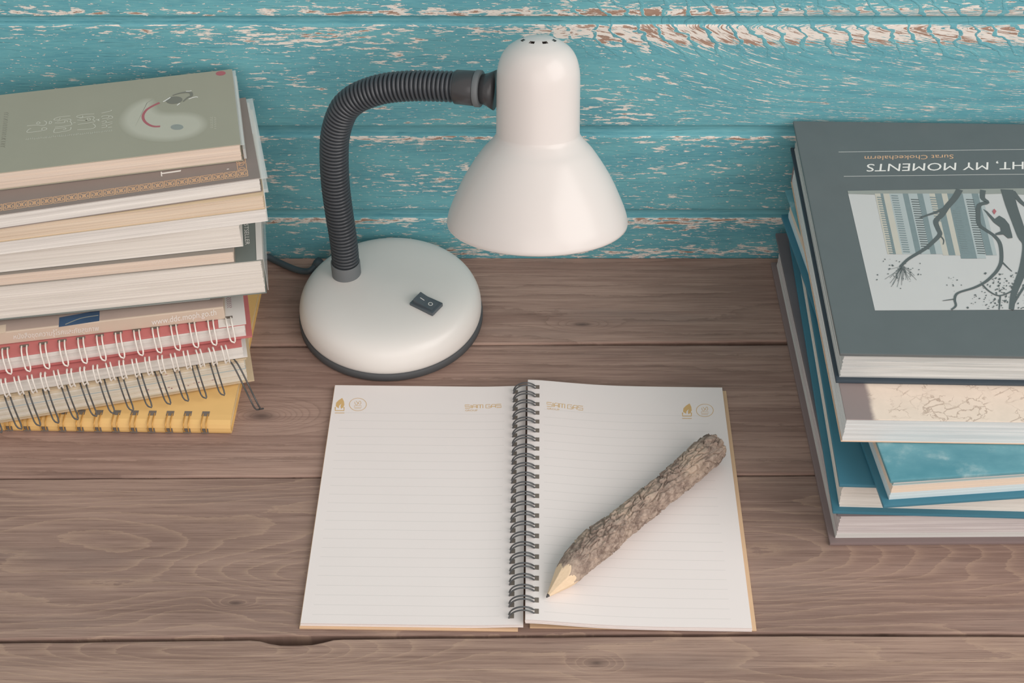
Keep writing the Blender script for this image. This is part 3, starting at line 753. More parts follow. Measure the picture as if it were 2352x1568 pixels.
    coil(r, xs, [(0.0098, t+0.0001), (0.0080, t+0.0014), (0.0030, t+0.0012), (-0.0008, t-0.0020), (-0.0022, t*0.45), (-0.0036, 0.0042), (-0.0042, 0.0026)], 0.0036, 0.00062, 'white_wire', 0.0012,
         [(0.0, 0.0102, t, 0.0062, 0.0026)], 6, 0.03)

    # tan booklet with lettered spine, spine to the front
    z8, t8 = 0.0603, 0.0113
    r = empty('booklet', (-0.2071, 0.7583, z8), math.radians(9.8), 'pale tan booklet with lettered spine facing front, on the red notebooks', 'book')
    L, D = 0.20, 0.12
    page_block('page_block', -L+0.001, -0.001, 0.002, D-0.002, 0.0004, t8-0.0004, MAT['white_page'], r, 8, 0.0004, 9)
    box('front_cover', -L, 0, 0.0012, D, t8-0.0004, t8, MAT['mauve_print'], r, 0.0001, 1)
    box('back_cover', -L, 0, 0.0012, D, 0, 0.0004, MAT['tan_spine'], r, 0.0001, 1)
    box('spine', -L, 0, 0.0, 0.0022, 0, t8, MAT['tan_spine'], r, 0.0009, 3)
    mw = world_of(r); nrm = (mw.to_3x3() @ Vector((0, -1, 0))); p0 = mw @ Vector((0, -0.00015, 0))
    on = lambda a, b: onface(a, b, p0, nrm)
    text_on('spine_lettering', 'www.ddc.moph.go.th', on(349, 751), on(497, 727.5), on(347.5, 733), 'pale_ink', r)
    text_on('spine_lettering', 'หนังสือชุดความรู้โรคและภัยสุขภาพ', on(32, 783), on(227, 763), on(30.5, 766), 'pale_ink', r)
    fl = Flat(r, t8)
    fl.poly([(136, 729), (229, 712), (228, 737), (135, 751)], 'blue_print')
    fl.level = 2
    fl.stroke([(150, 745), (185, 731), (226, 724)], 0.0009, 'haze_print')
    fl.done('cover_picture')
    fl = Flat(r, t8); fl.poly([(-40, 752), (14, 745), (13, 764), (-40, 772)], 'tan_page'); fl.done('cover_panel')

    # thin grey booklet tucked between
    r = soft_book('booklet', 'thin grey booklet peeking out under the thick paperback', -0.2170, 0.7660, 8.5, 0.0718, 0.0050, 0.150, 0.10, 'grey_page', 'grey_cover', 31, 0.0003, nl=5)

    # paperbacks
    def wav(a, f, ph): return lambda x, y, zf: a*math.sin(x*f+ph)*zf*(1-zf)*4
    r7 = soft_book('paperback', 'thick dark-covered paperback with wide white page edges, biggest of the left stack', -0.1763, 0.7675, 8.7, 0.0770, 0.0315, 0.215, 0.112, 'dust_page', 'dark_cover', 11, 0.0005, 'paperbacks in the left stack', 0.0006, 26)
    z7 = 0.0770+0.0315
    text_px('cover_lettering', 'BESTSELLER', (559.5, 503), (563.5, 562), (569.5, 502.5), z7, 'pale_ink', r7)
    box('inner_sleeve', -0.0035, 0.0008, 0.0006, 0.110, 0.0315, 0.0318, MAT['white_card'], r7, 0.00005, 1)
    o = box('clear_jacket', 0.0010, 0.0014, 0.001, 0.108, 0.002, 0.0316, MAT['plastic'], r7, 0.00005, 1)
    soft_book('paperback', 'slim grey-covered paperback with cream page edges, lying on the thick paperback', -0.1942, 0.7643, 9.0, 0.1087, 0.0105, 0.20, 0.108, 'cream_page', 'grey_cover', 12, 0.0005, 'paperbacks in the left stack')
    soft_book('paperback', 'white paperback with smooth white edges and shorter right end', -0.1880, 0.7694, 9.6, 0.1194, 0.0194, 0.205, 0.108, 'dust_page', 'white_card', 13, 0.0004, 'paperbacks in the left stack', 0.0003, 12)
    soft_book('paperback', 'slim white paperback jutting out to the right, below the tan-edged one', -0.1688, 0.7732, 11.4, 0.1390, 0.0099, 0.215, 0.105, 'white_page', 'white_card', 14, 0.0004, 'paperbacks in the left stack', 0.0003, 10)
    soft_book('paperback', 'paperback with aged tan page edges, third from top on the left', -0.1695, 0.7742, 11.6, 0.1491, 0.0119, 0.215, 0.103, 'tan_page', 'manila', 15, 0.0004, 'paperbacks in the left stack', 0.0005, 16)

    r2 = soft_book('paperback', 'grey-brown paperback with a gold ornamental border, second from top on the left', -0.1706, 0.7780, 13.4, 0.1612, 0.0117, 0.215, 0.098, 'white_page', 'brown_cover', 16, 0.0004, 'paperbacks in the left stack', 0.0009, 9)
    zc = 0.0117
    fl = Flat(r2, zc)
    # ornament band: framed squares with scrolls
    n = 22; x_a, x_b, y_a, y_b = -0.0080, -0.205, 0.0042, 0.0112
    stp = 0.0081
    for k in range(23):
        xa = x_a-k*stp; xb = xa-stp*0.88; w = 0.0006; fl.level = 1
        for seg in ([(xa, y_a), (xb, y_a)], [(xa, y_b), (xb, y_b)], [(xa, y_a), (xa, y_b)], [(xb, y_a), (xb, y_b)]): fl.stroke(seg, w, 'peach_ink', True, 0)
        xm = (xa+xb)/2; ym = (y_a+y_b)/2
        for s in (-1, 1):
            fl.stroke([(xm+s*0.0028, ym+0.0026), (xm+s*0.0008, ym+0.0012), (xm+s*0.0010, ym-0.0018), (xm+s*0.0026, ym-0.0016), (xm+s*0.0022, ym+0.0006)], 0.0007, 'peach_ink', True, 3)
        fl.stroke([(xm, ym-0.0024), (xm, ym+0.0024)], 0.0005, 'peach_ink', True, 0)
    for k in range(8):
        ya = y_b+0.0008+k*stp
        for seg in ([(x_a, ya), (x_a, ya+stp*0.88)], [(x_a-0.0060, ya), (x_a-0.0060, ya+stp*0.88)], [(x_a, ya), (x_a-0.006, ya)], [(x_a, ya+stp*0.88), (x_a-0.006, ya+stp*0.88)]): fl.stroke(seg, 0.00045, 'peach_ink', True, 0)
        for s in (-1, 1): fl.stroke([(x_a-0.0010, ya+stp*0.44+s*0.003), (x_a-0.0030, ya+stp*0.44+s*0.001), (x_a-0.0050, ya+stp*0.44+s*0.002), (x_a-0.0035, ya+stp*0.44+s*0.0034)], 0.0005, 'peach_ink', True, 3)
    fl.poly([(372, 400), (415, 394), (416, 390), (413, 391), (373, 397), (371, 394), (369, 395), (370, 405), (373, 405)], 'pale_ink')
    fl.stroke([(521, 389), (526, 388)], 0.0008, 'pale_ink')
    fl.done('cover_ornament')
    box('clear_jacket', -0.0010, 0.0048, 0.0006, 0.0975, zc-0.0014, zc-0.0012, MAT['plastic'], r2, 0.00005, 1)
    box('clear_jacket', 0.0008, 0.0040, 0.001, 0.097, -0.002, 0.0010, MAT['plastic'], r2, 0.00005, 1)
    box('bookmark_slip', -0.030, 0.0018, 0.060, 0.0985, 0.0060, 0.0063, MAT['white_card'], r2, 0.00005, 1)

    r1 = soft_book('paperback', 'sage green paperback with a pale swirl and red arc, top of the left stack', -0.1847, 0.7966, 11.6, 0.1731, 0.0142, 0.20, 0.0935, 'cream_page', 'sage', 17, 0.0006, 'paperbacks in the left stack', 0.0005, 16)
    zc = 0.0142; zw = 0.1731+zc
    box('clear_jacket', -0.0012, 0.0024, 0.0004, 0.0930, zc-0.0012, zc-0.0010, MAT['plastic'], r1, 0.00005, 1)
    box('clear_jacket', 0.0008, 0.0026, 0.001, 0.092, 0.0010, 0.0090, MAT['plastic'], r1, 0.00005, 1)
    # sprayed swirl with a soft edge (ink coverage per vertex)
    zo = lambda a, b: (260+a/7.84, 190+b/7.84)
    inv = world_of(r1).inverted()
    def soft(pts, grow, name):
        q = [inv @ P(*zo(*p), zw) for p in pts]; q = smooth_pts(q+[q[0]], 3)[:-1]; n = len(q)
        vs, fs, al = [], [], []
        for i in range(n):
            t = (q[(i+1) % n]-q[i-1]).normalized(); nn = Vector((t.y, -t.x, 0))
            vs.append(q[i]-nn*grow*0.6); al.append(1.0)
        for i in range(n):
            t = (q[(i+1) % n]-q[i-1]).normalized(); nn = Vector((t.y, -t.x, 0))
            vs.append(q[i]+nn*grow); al.append(0.0)
        for i in range(n): fs.append((i, (i+1) % n, n+(i+1) % n, n+i))
        fs.append(tuple(range(n)))
        for v in vs: v.z = zc+0.00003
        bm = bmesh.new(); bv = [bm.verts.new(v) for v in vs]
        for f in fs: bm.faces.new([bv[k] for k in f])
        bmesh.ops.recalc_face_normals(bm, faces=bm.faces[:])
        bmesh.ops.triangulate(bm, faces=[f for f in bm.faces if len(f.verts) > 4])
        me = bpy.data.meshes.new(name); bm.to_mesh(me); bm.free()
        at = me.attributes.new('ink', 'FLOAT', 'POINT')
        for i, a in enumerate(al): at.data[i].value = a*0.75
        for p in me.polygons:
            if p.normal.z < 0: p.flip()
        return link(name, me, MAT['spray'], r1)
    soft([(560, 330), (380, 420), (240, 560), (200, 700), (270, 830), (430, 930), (680, 990), (950, 1010), (1250, 980), (1480, 900), (1600, 790), (1590, 690), (1480, 610), (1250, 575), (1000, 580), (830, 560), (720, 490), (680, 400), (660, 330)], 0.0042, 'pale_swirl')
    fl = Flat(r1, zc); fl.level = 2.2
    fl.stroke([zo(*p) for p in ((835, 360), (700, 425), (600, 490), (545, 570), (540, 640), (575, 705), (650, 760), (740, 788), (845, 787))], 0.0019, 'red_ink')
    fl.disc(zo(1150, 800), 15.5, 7, 'soft_white_ink'); fl.level = 2.6; fl.disc(zo(1150, 800), 15, 6.6, 'haze_print')
    fl.disc(zo(1100, 315), 19, 8.5, 'dim_ink', -0.1)
    fl.stroke([zo(*p) for p in ((1070, 230), (1200, 190), (1330, 172), (1420, 185))], 0.0010, 'dim_ink', w1=0.0022)
    fl.stroke([zo(*p) for p in ((1400, 180), (1410, 235), (1340, 270), (1260, 340))], 0.0024, 'dim_ink', w1=0.0010)
    fl.stroke([zo(*p) for p in ((900, 345), (960, 310), (1030, 265))], 0.0009, 'pale_ink')
    fl.stroke([zo(*p) for p in ((1310, 155), (1370, 155), (1410, 142))], 0.0007, 'pale_ink')
    fl.stroke([zo(*p) for p in ((1360, 295), (1430, 270), (1490, 255), (1525, 262))], 0.0008, 'pale_ink')
    fl.stroke([zo(*p) for p in ((1150, 408), (1200, 370))], 0.0008, 'pale_ink')
    fl.done('cover_illustration')
    fl = Flat(r1, zc); fl.disc((507, 168.5), 11.5, 5.2, 'red_ink', -0.08); fl.done('cover_dot')
    fl = Flat(r1, zc); fl.level = 2
    zt = lambda a, b: (a/8.4, 230+b/8.4)
    for st in ([(520, 495), (700, 482), (840, 490), (890, 460), (893, 420), (850, 398)], [(700, 450), (735, 418), (775, 440), (735, 462), (700, 450)],
               [(600, 545), (550, 570), (522, 622), (680, 610), (860, 580), (905, 550), (860, 533), (810, 545), (815, 590)],
               [(1360, 305), (1150, 325), (1050, 360), (1055, 387), (1140, 380), (1160, 345)], [(1060, 440), (1240, 436), (1246, 400), (1300, 398), (1300, 420)],
               [(1100, 412), (1250, 372), (1350, 366), (1368, 395), (1350, 412), (1368, 430), (1365, 485), (1060, 522)],
               [(1060, 552), (1250, 535), (1265, 560), (1215, 568)], [(1060, 552), (1042, 628), (1200, 610), (1350, 575), (1370, 520)],
               [(1820, 265), (1640, 275), (1500, 300), (1490, 330), (1590, 335), (1592, 300)], [(1490, 387), (1680, 390), (1680, 352), (1732, 352), (1740, 385), (1650, 392)],
               [(1530, 352), (1650, 330), (1780, 315), (1820, 345), (1790, 380), (1822, 420), (1500, 470)], [(1790, 455), (1837, 490), (1830, 525), (1750, 555), (1490, 572)],
               [(950, 465), (960, 410), (1000, 425), (970, 465)], [(1410, 440), (1460, 435)], [(1850, 385), (1890, 370), (1915, 405)], [(1880, 400), (1920, 360)],
               [(1960, 252), (2140, 210), (2140, 190)], [(1965, 330), (1980, 310), (2090, 300), (2090, 340), (1970, 362)], [(2110, 300), (2170, 320), (2160, 350), (2060, 372)],
               [(1960, 420), (2040, 400), (2040, 440), (1970, 452)], [(2060, 440), (2170, 420)], [(1960, 492), (2050, 480), (2050, 520), (1960, 537)], [(2080, 480), (2170, 450)], [(2080, 530), (2160, 515)]):
        fl.stroke([zt(*p) for p in st], 0.00055, 'soft_white_ink', sm=3)
    fl.done('cover_title')
    fl = Flat(r1, zc); fl.level = 2; rnd = random.Random(3)
    for k in range(42):     # small line of script under the title
        a = 500+k*40; b = 755-k*4.1
        fl.stroke([zt(a, b+rnd.uniform(10, 25)), zt(a+10, b-rnd.uniform(5, 25)), zt(a+22, b+rnd.uniform(-5, 20))], 0.0003, 'soft_white_ink', sm=0)
    fl.done('cover_caption')
    fl = Flat(r1, zc); fl.level = 2
    for k in range(20):
        b = 250+k*34; a = 165-k*3.6
        fl.stroke([zt(a-85, b), zt(a-30, b+rnd.uniform(-12, 18)), zt(a, b+10)], 0.0003, 'dim_ink', sm=0)
    fl.done('side_lettering')
    fl = Flat(r1, zc); fl.level = 2
    for k in range(7):
        fl.stroke([zo(1745, 625+k*30), zo(1780, 632+k*30), zo(1795, 615+k*30)], 0.0003, 'soft_white_ink', sm=0)
        fl.stroke([zo(1820, 620+k*33), zo(1855, 640+k*31)], 0.0003, 'soft_white_ink', sm=0)
    fl.done('author_lettering')
left_stack()

# ---- right stack, from the desk up
def right_stack():
    hard_book('hardback', 'mauve-brown hardback at the bottom of the right stack', 0.2135, 0.5997, 0.5, 0.0, 0.0334, 0.275, 0.288, 'pink_page', 'slate_cover', 'mauve_cover', 21)
    hard_book('hardback', 'large teal hardback with plain cover, second from bottom on the right', 0.2103, 0.5997, -2.0, 0.0336, 0.0297, 0.265, 0.286, 'dust_page', 'teal_cover', 'teal_cover', 22,
              nudge=lambda x, zf: 0.0022*math.sin(math.pi*zf))
    hard_book('hardback', 'smaller teal hardback with cloudy cover and coloured page sections, turned askew', 0.2343, 0.5796, 5.0, 0.0637, 0.0270, 0.23, 0.292, 'section_page', 'cloud_teal', 'teal_cover', 23)
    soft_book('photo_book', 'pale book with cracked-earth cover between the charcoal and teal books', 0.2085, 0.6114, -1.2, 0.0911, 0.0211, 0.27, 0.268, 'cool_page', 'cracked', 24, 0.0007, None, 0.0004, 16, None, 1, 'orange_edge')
    z1 = 0.1124
    r = hard_book('photo_book', 'charcoal photo book with tree and tower blocks photograph, top of the right stack', 0.2062, 0.6425, -1.3, z1, 0.0266, 0.28, 0.2495, 'grey_page', 'charcoal_cover', 'navy_cover', 25, 0.0022, 0.0030,
                  warp=lambda x, y, zf: 0.0006*math.sin(x*55)*4*zf*(1-zf), dtop=-0.0006, dbot=0.0008, jit=0.0007, nl=14)
    zt = 0.0266; zw = z1+zt
    q = lambda a, b: (1930+a/3.919, 320+b/3.919)
    text_px('cover_title', 'GHT, MY MOMENTS', (2385, 368), (1992, 374), (2385, 388), zw, 'pale_ink', r)
    text_px('cover_author', 'Surat Chokechalerm', (2190, 355), (1986, 358.5), (2190, 364.5), zw, 'peach_ink', r)
    fl = Flat(r, zt)
    fl.stroke([(1926, 349), (2352, 343), (2560, 340)], 0.00035, 'pale_ink', sm=0)
    fl.stroke([(1938, 405), (2352, 400), (2560, 397)], 0.00035, 'pale_ink', sm=0)
    fl.done('cover_rule')
    fl = Flat(r, zt, 0.0001)
    fl.poly([q(65, 465), q(312, 1540), q(2700, 1528), q(2330, 432)], 'sky_print')
    fl.level = 2
    fl.poly([q(65, 465), q(72, 492), q(330, 500), q(900, 505), q(1480, 490), q(1654, 500), q(2340, 470), q(2330, 432)], 'haze_print')
    cols = ['tower_warm', 'tower_dark', 'tower_warm', 'tower_blue', 'tower_blue', 'tower_dark', 'tower_blue', 'tower_dark', 'tower_blue', 'tower_warm', 'tower_dark', 'tower_warm', 'tower_dark', 'tower_dark', 'tower_blue', 'tower_dark', 'tower_blue']
    tops = [310, 360, 385, 440, 500, 560, 610, 690, 740, 800, 850, 910, 960, 1030, 1100, 1180, 1240, 1275]
    for i, c in enumerate(cols):
        a, b = tops[i], tops[i+1]; sh = lambda x: x+115+(x-310)*0.02
        ye = 1035 if i < 9 else (1045 if i < 12 else 1075 if i < 15 else 1045)
        fl.poly([q(a, 490), q(sh(a), ye), q(sh(b), ye), q(b, 490)], c)
    fl.level = 3
    for (x, w, y0, y1) in ((325, 55, 520, 1030), (455, 60, 505, 1025), (625, 70, 540, 990), (800, 60, 520, 740), (985, 60, 640, 1030), (1120, 70, 540, 1040)):
        k = 0; y = y0
        while y < y1:
            xx = x+(y-490)*0.215
            fl.poly([q(xx, y), q(xx+w, y+3), q(xx+w, y+11), q(xx, y+8)], 'tower_dark' if w != 70 else 'branch_print'); y += 21
    fl.level = 4
    B = lambda pts, w, w1: fl.stroke([q(*p) for p in pts], w/1600, 'branch_print', w1=w1/1600)
    B([(1075, 455), (1030, 530), (960, 610), (915, 680), (860, 740), (880, 810), (895, 860), (830, 930), (760, 990), (660, 1050), (600, 1090), (540, 1150)], 7.5, 3.0)
    B([(940, 625), (860, 660), (770, 690), (705, 715)], 4.5, 1.4)
    B([(900, 870), (930, 910), (925, 950)], 2.0, 0.8)
    B([(1285, 460), (1280, 530), (1320, 570), (1250, 595), (1240, 680), (1250, 770), (1310, 820), (1390, 875), (1440, 950), (1450, 1090), (1420, 1170), (1370, 1230), (1300, 1290), (1200, 1340), (1060, 1385), (1030, 1440), (1040, 1500), (1000, 1535)], 6.0, 2.0)
    B([(1450, 1100), (1500, 1150), (1545, 1192)], 2.2, 0.9)
    B([(1030, 1440), (960, 1450), (920, 1455)], 1.6, 0.6)
    B([(1500, 455), (1540, 600), (1590, 740), (1640, 880), (1680, 960), (1650, 1150), (1600, 1290), (1560, 1400), (1540, 1535)], 14.0, 5.0)
    B([(1550, 470), (1620, 560), (1700, 620), (1790, 660), (1900, 780), (2050, 860)], 6.0, 2.5)
    B([(1280, 1310), (1340, 1370), (1430, 1410), (1540, 1370), (1590, 1310)], 1.8, 1.8)
    B([(1654, 1330), (1580, 1450), (1540, 1535)], 2.6, 1.4)
    B([(1440, 1410), (1430, 1535)], 1.6, 1.2); B([(1700, 960), (1800, 1100), (1840, 1300), (1900, 1500)], 5, 2)
    fl.poly([q(*p) for p in ((1285, 630), (1320, 650), (1390, 720), (1430, 690), (1480, 720), (1520, 770), (1545, 860), (1550, 890), (1510, 895), (1470, 860), (1400, 865), (1395, 850), (1445, 830), (1440, 795), (1380, 750))], 'branch_print')
    fl.poly([q(*p) for p in ((1368, 650), (1385, 628), (1405, 650), (1385, 680))], 'red_ink')
    rnd = random.Random(12)
    def leaves(cx, cy, sx, sy, n, s):
        for _ in range(n):
            a, b = rnd.gauss(cx, sx), min(1525, rnd.gauss(cy, sy)); w = rnd.uniform(0.4, 1.0)*s; h = w*rnd.uniform(0.4, 0.9); t = rnd.uniform(0, 3)
            fl.poly([q(a+w*math.cos(t), b+h*math.sin(t)), q(a-h*math.sin(t)*0.6, b+h*math.cos(t)), q(a-w*math.cos(t), b-h*math.sin(t)), q(a+h*math.sin(t)*0.6, b-h*math.cos(t))], 'branch_print')
    leaves(560, 1200, 90, 60, 40, 12); leaves(470, 1110, 50, 25, 8, 14); leaves(1000, 1290, 50, 40, 14, 9)
    leaves(1480, 1330, 90, 70, 70, 15); leaves(1350, 1450, 100, 50, 45, 13); leaves(1750, 1350, 130, 110, 90, 16); leaves(2050, 1300, 140, 150, 90, 18)
    for _ in range(26):
        a, b = 560+rnd.gauss(0, 15), 1150+rnd.gauss(0, 12); t = rnd.uniform(0.3, 2.9); l = rnd.uniform(60, 200)
        fl.stroke([q(a, b), q(a+l*math.cos(t), b+l*math.sin(t))], 0.00022, 'branch_print', sm=0)
    fl.done('cover_photograph')
right_stack()

# ------------------------------------------------------------------ open notebook
def open_notebook():
    yaw = math.radians(-0.9)
    r = empty('open_notebook', (0.0078, 0.5322, 0.0), yaw, 'open spiral notebook with blank ruled pages in front of the lamp', 'notebook')
    HT = 0.2130; WL = 0.1435; WR = 0.1450
    humpR = lambda x, y=0, zf=0: 0.0060*math.exp(-((max(x, 0))/0.042)**1.7)
    humpL = lambda x, y=0, zf=0: 0.0014*math.exp(-((x+0.002)/0.02)**2)
    # ruled page: faint printed lines in the paper itself
    def ruled(name, xa, xb):
        t = NT(name, 0.75, 0.2); p = t.sep(t.coord())
        ly = t.mth('FRACT', t.mth('DIVIDE', t.mth('SUBTRACT', p[1], 0.0030), 0.00770))
        ln = t.mth('MULTIPLY', t.ss(t.mth('ABSOLUTE', t.mth('SUBTRACT', ly, 0.5)), 0.030, 0.012), t.mth('LESS_THAN', p[1], HT-0.0235))
        ln = t.mth('MULTIPLY', ln, t.mth('MULTIPLY', t.mth('GREATER_THAN', p[0], xa), t.mth('LESS_THAN', p[0], xb)))
        up = t.mth('GREATER_THAN', t.sep(t.n('ShaderNodeNewGeometry').outputs['Normal'])[2], 0.7)
        ln = t.mth('MULTIPLY', ln, up)
        c = t.mix(t.noise(t.coord(), 20.0, 3.0), (0.81, 0.755, 0.73), (0.84, 0.785, 0.76))
        t.col(t.mix(t.mth('MULTIPLY', ln, 0.38), c, (0.50, 0.49, 0.46))); return t.m
    lm = ruled('ruled_paper_a', -0.136, -0.016); rm = ruled('ruled_paper_b', 0.0125, 0.132)
    # covers lying on the desk
    box('back_cover', 0.0035, WR+0.0032, 0.0012, HT+0.0006, 0.0, 0.0011, MAT['kraft'], r, 0.0003)
    box('front_cover', -WL-0.0002, -0.0040, -0.0016, HT+0.0010, 0.0, 0.0010, MAT['kraft'], r, 0.0003)
    a = page_block('left_pages', -WL, -0.0004, 0.0, HT-0.001, 0.0011, 0.0042, lm, r, 4, 0.0009, 41, humpL, 24)
    b = page_block('right_pages', 0.0004, WR, 0.0, HT, 0.0012, 0.0052, rm, r, 6, 0.0004, 42, humpR, 30)
    zl = lambda x, y: 0.0042+humpL(x); zr = lambda x, y: 0.0052+humpR(x)
    # wire binding: 24 twin loops
    pts = []
    for k in range(13):
        an = math.radians(188-k*(188-34)/12); pts.append(Vector((-0.0010+0.0088*math.cos(an), 0, 0.0052+0.0096*math.sin(an))))
    pts = [Vector((-0.0092, 0, 0.0026))]+pts+[Vector((0.0072, 0, 0.0098))]
    n = len(pts); sep = 0.0026
    A = [Vector((p.x, -sep/2-0.0009*math.sin(math.pi*i/(n-1)), p.z)) for i, p in enumerate(pts)]
    Bq = [Vector((p.x, sep/2-0.0009*math.sin(math.pi*i/(n-1)), p.z)) for i, p in enumerate(pts)]
    tip = [Vector((0.0084, -0.0016, 0.0096)), Vector((0.0084, 0.0002, 0.0098))]
    v, f = tube_mesh([smooth_pts(A+tip+Bq[::-1], 2)], 0.00056, 6)
    me = bpy.data.meshes.new('wire_loop'); me.from_pydata([tuple(p) for p in v], [], f); me.materials.append(MAT['steel_wire'])
    for p in me.polygons: p.use_smooth = True
    hm = bevel_box(-0.0014, 0.0014, -0.0019, 0.0019, -0.0001, 0.00008, 0.00003, 1); hm.materials.append(MAT['hole'])
    for k in range(24):
        y = HT-0.0072-k*0.00865
        o = bpy.data.objects.new('wire_loop', me); C.objects.link(o); o.parent = r; o.location = (0, y, 0)
        for (x, z, rr) in ((-0.0080, zl(-0.008, 0), 0), (0.0078, zr(0.0078, 0), 0.03)):
            h = bpy.data.objects.new('punched_hole', hm); C.objects.link(h); h.parent = r; h.location = (x, y, z); h.rotation_euler = (0, rr, 0)
    # printed letterhead
    for side, zf in ((0, zl), (1, zr)):
        fl = Flat(r, 0.0045 if side == 0 else 0.0058)
        if side == 0: fx, fy, ox, oy = 780, 931, 822, 928
        else: fx, fy, ox, oy = 1578, 943, 1619, 941
        s = 1.0 if side else 1.0
        fl.poly([(fx-2, fy+6), (fx-9, fy+1), (fx-8, fy-7), (fx-2, fy-13), (fx+6, fy-18), (fx+10, fy-10), (fx+11, fy-2), (fx+8, fy+4), (fx+3, fy+7), (fx+2, fy+1), (fx+4, fy-5), (fx-1, fy)], 'gold_ink')
        fl.stroke([(fx-10, fy+3), (fx-10, fy+11), (fx+10, fy+11), (fx+10, fy+3)], 0.0009, 'gold_ink', sm=0)
        fl.stroke([(fx-11, fy+16.5), (fx+11, fy+16.5)], 0.0006, 'gold_ink', sm=0)
        fl.stroke([(ox+19.5*math.cos(2*math.pi*k/28), oy+14.5*math.sin(2*math.pi*k/28)) for k in range(29)], 0.00042, 'gold_ink', sm=0)
        fl.stroke([(ox-7, oy-6), (ox-6, oy-1), (ox-2, oy+1), (ox+1, oy-4), (ox+5, oy-8), (ox+7, oy-3), (ox+4, oy+1)], 0.00035, 'gold_ink')
        fl.stroke([(ox-4, oy-8), (ox-1, oy-4), (ox+3, oy-1)], 0.00035, 'gold_ink')
        fl.stroke([(ox-8, oy+3), (ox+8, oy+3), (ox+8, oy+7), (ox-8, oy+7), (ox-8, oy+3)], 0.0003, 'gold_ink', sm=0)
        fl.stroke([(ox-8, oy+9.5), (ox+7, oy+9.5)], 0.0003, 'gold_ink', sm=0)
        fl.done('printed_emblem', zf)
        if side == 0: t1 = ((1068, 937.5), (1152, 937), (1068, 928.5)); t2 = ((1068.5, 943.5), (1097, 943.5), (1068.5, 939.5)); z = 0.0046
        else: t1 = ((1256, 934), (1339.5, 937.5), (1256.5, 923)); t2 = ((1256.5, 939.5), (1285, 940.5), (1256.5, 935.8)); z = 0.0103
        fl = Flat(r, 0.0045 if side == 0 else 0.0100)
        GL = {'S': [[(1, 1), (0, 1), (0, .52), (1, .52), (1, 0), (0, 0)]], 'I': [[(.5, 0), (.5, 1)]], 'A': [[(0, 0), (0, .75), (.25, 1), (1, 1), (1, 0)], [(0, .42), (1, .42)]],
              'M': [[(0, 0), (0, 1), (1, 1), (1, 0)], [(.5, 1), (.5, 0)]], 'G': [[(1, 1), (0, 1), (0, 0), (1, 0), (1, .5), (.5, .5)]]}
        cur = 0.0; A_, B_, T_ = [Vector((*p, 0)) for p in t1]
        for ch, w in (('S', .15), ('I', .02), ('A', .13), ('M', .17), (' ', .0), ('G', .14), ('A', .13), ('S', .15)):
            for st in GL.get(ch, ()):
                fl.stroke([tuple((A_+(B_-A_)*(cur+gx*w)/1.165+(T_-A_)*(0.08+gy*0.84))[:2]) for gx, gy in st], 0.00058, 'gold_ink', sm=0)
            cur += w+(0.034 if ch != ' ' else 0.06)
        fl.done('printed_heading', zf)
        o = text_px('printed_heading', 'GROUP', t2[0], t2[1], t2[2], z, 'gold_ink', r)
        for vv in o.data.vertices: vv.co.z = zf(vv.co.x, vv.co.y)+0.00008
    return r
open_notebook()

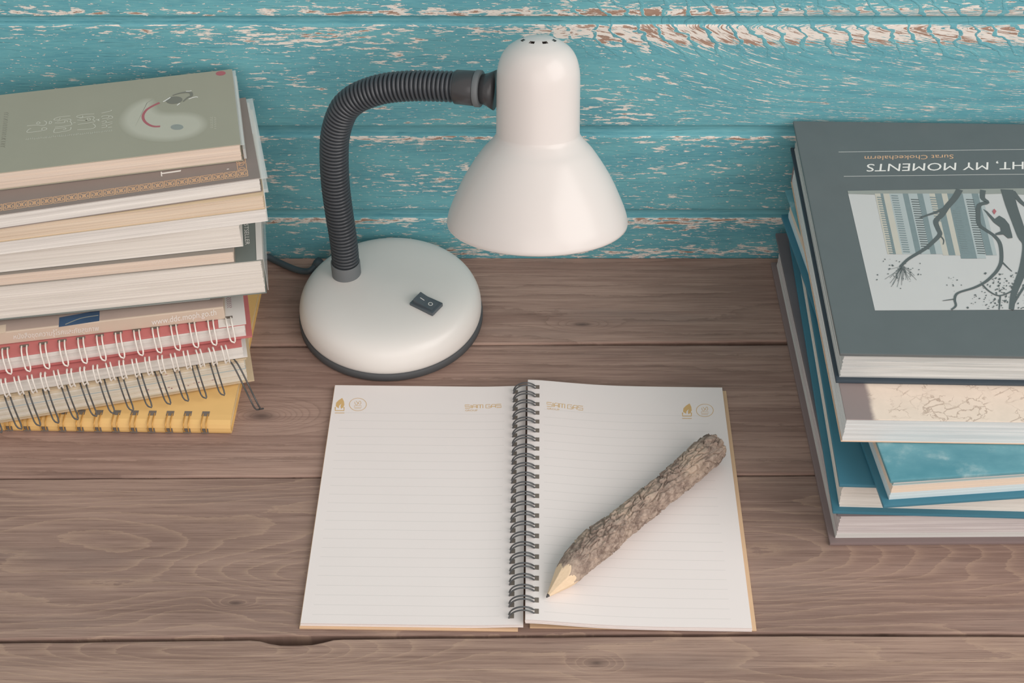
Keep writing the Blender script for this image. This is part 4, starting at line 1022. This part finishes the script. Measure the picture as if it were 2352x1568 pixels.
# ------------------------------------------------------------------ twig pencil
def pencil():
    tipw = P(1255, 1382, 0.0085); endw = P(1640, 1018, 0.0185)
    tip = Vector((tipw.x, tipw.y, 0.0)); end = Vector((endw.x, endw.y, 0.0))
    Ln = (end-tip).length; ang = math.atan2(end.y-tip.y, end.x-tip.x)
    r = empty('twig_pencil', (tip.x, tip.y, 0.0), ang, 'chunky twig pencil with rough bark and sharpened point on the right page', 'pencil')
    prof = [(0.0, 0.0035), (0.016, 0.0083), (0.030, 0.0108), (0.045, 0.0119), (0.065, 0.0116), (0.090, 0.0107), (0.12, 0.0107), (0.145, 0.0112), (0.160, 0.0117), (Ln-0.006, 0.0118), (Ln, 0.0104)]
    Rf = lambda u: lerp_pts(prof, u)
    zc = lambda u: lerp_pts([(0, 0.0136), (0.03, 0.0197), (0.06, 0.0194), (0.10, 0.0180), (Ln, 0.0180)], u)
    yc = lambda u: 0.0016*math.sin(u*26+0.6)*min(1, u/0.04)
    def bark_r(u, a):
        R = Rf(u); p = Vector((u*105, R*math.cos(a)*230, R*math.sin(a)*230))
        p += Vector((noise.noise(p*0.8), noise.noise(p*0.8+Vector((7, 1, 3))), noise.noise(p*0.8+Vector((2, 9, 5)))))*0.55
        d, c = noise.voronoi(p); e = min(1.0, (d[1]-d[0])/0.13); kk = max(0.15, min(1.0, (u-0.018)/0.03))
        plate = noise.cell(c[0]*7.3+c[1]*1.7)
        return R*(0.94+0.06*noise.noise(Vector((u*40, math.cos(a)*1.2, math.sin(a)*1.2))))+kk*((e**0.8-1.0)*0.0023+e*(plate-0.5)*0.0009+noise.fractal(p*2.6, 0.8, 2.0, 3)*0.00028)
    def facet(u, a):
        k = 7; w = 2*math.pi/k; t = (a+0.5) % w-w/2
        return max(0.0, 0.0004+u*0.385)/math.cos(t)
    NU, NA = 400, 170
    def surf(name, u0, u1, nu, rad, mat, smooth=True, cap=True):
        vs, fs = [], []
        for i in range(nu+1):
            u = u0+(u1-u0)*i/nu
            for k in range(NA):
                a = 2*math.pi*k/NA; rr = rad(u, a)
                vs.append((u, yc(u)+rr*math.cos(a), zc(u)+rr*math.sin(a)))
        for i in range(nu):
            for k in range(NA):
                fs.append((i*NA+k, i*NA+(k+1) % NA, (i+1)*NA+(k+1) % NA, (i+1)*NA+k))
        if cap:
            c = len(vs); u = u1; rnd = 0
            for ring in (0.66, 0.33):
                for k in range(NA):
                    a = 2*math.pi*k/NA; rr = rad(u, a)*ring
                    vs.append((u+0.0018*(1-ring)+0.0012*noise.noise((k*0.3, ring*9, 1)), yc(u)+rr*math.cos(a), zc(u)+rr*math.sin(a)))
            b0 = nu*NA
            for q in range(2):
                b1 = c+q*NA
                for k in range(NA): fs.append((b0+k, b0+(k+1) % NA, b1+(k+1) % NA, b1+k))
                b0 = b1
            fs.append(tuple(b0+k for k in range(NA)))
        return mesh_obj(name, vs, [tuple(reversed(f)) for f in fs], mat, r, smooth)
    surf('bark', 0.010, Ln, NU, lambda u, a: min(bark_r(u, a), facet(u, a)-0.0003), MAT['bark'])
    surf('sharpened_point', 0.0018, 0.040, 60, lambda u, a: min(facet(u, a), bark_r(u, a)-0.0003 if u > 0.012 else 9), MAT['cut_wood'], True, False)
    surf('lead', 0.0, 0.0019, 4, lambda u, a: facet(u, a)*1.0, MAT['lead'], True, False)
pencil()
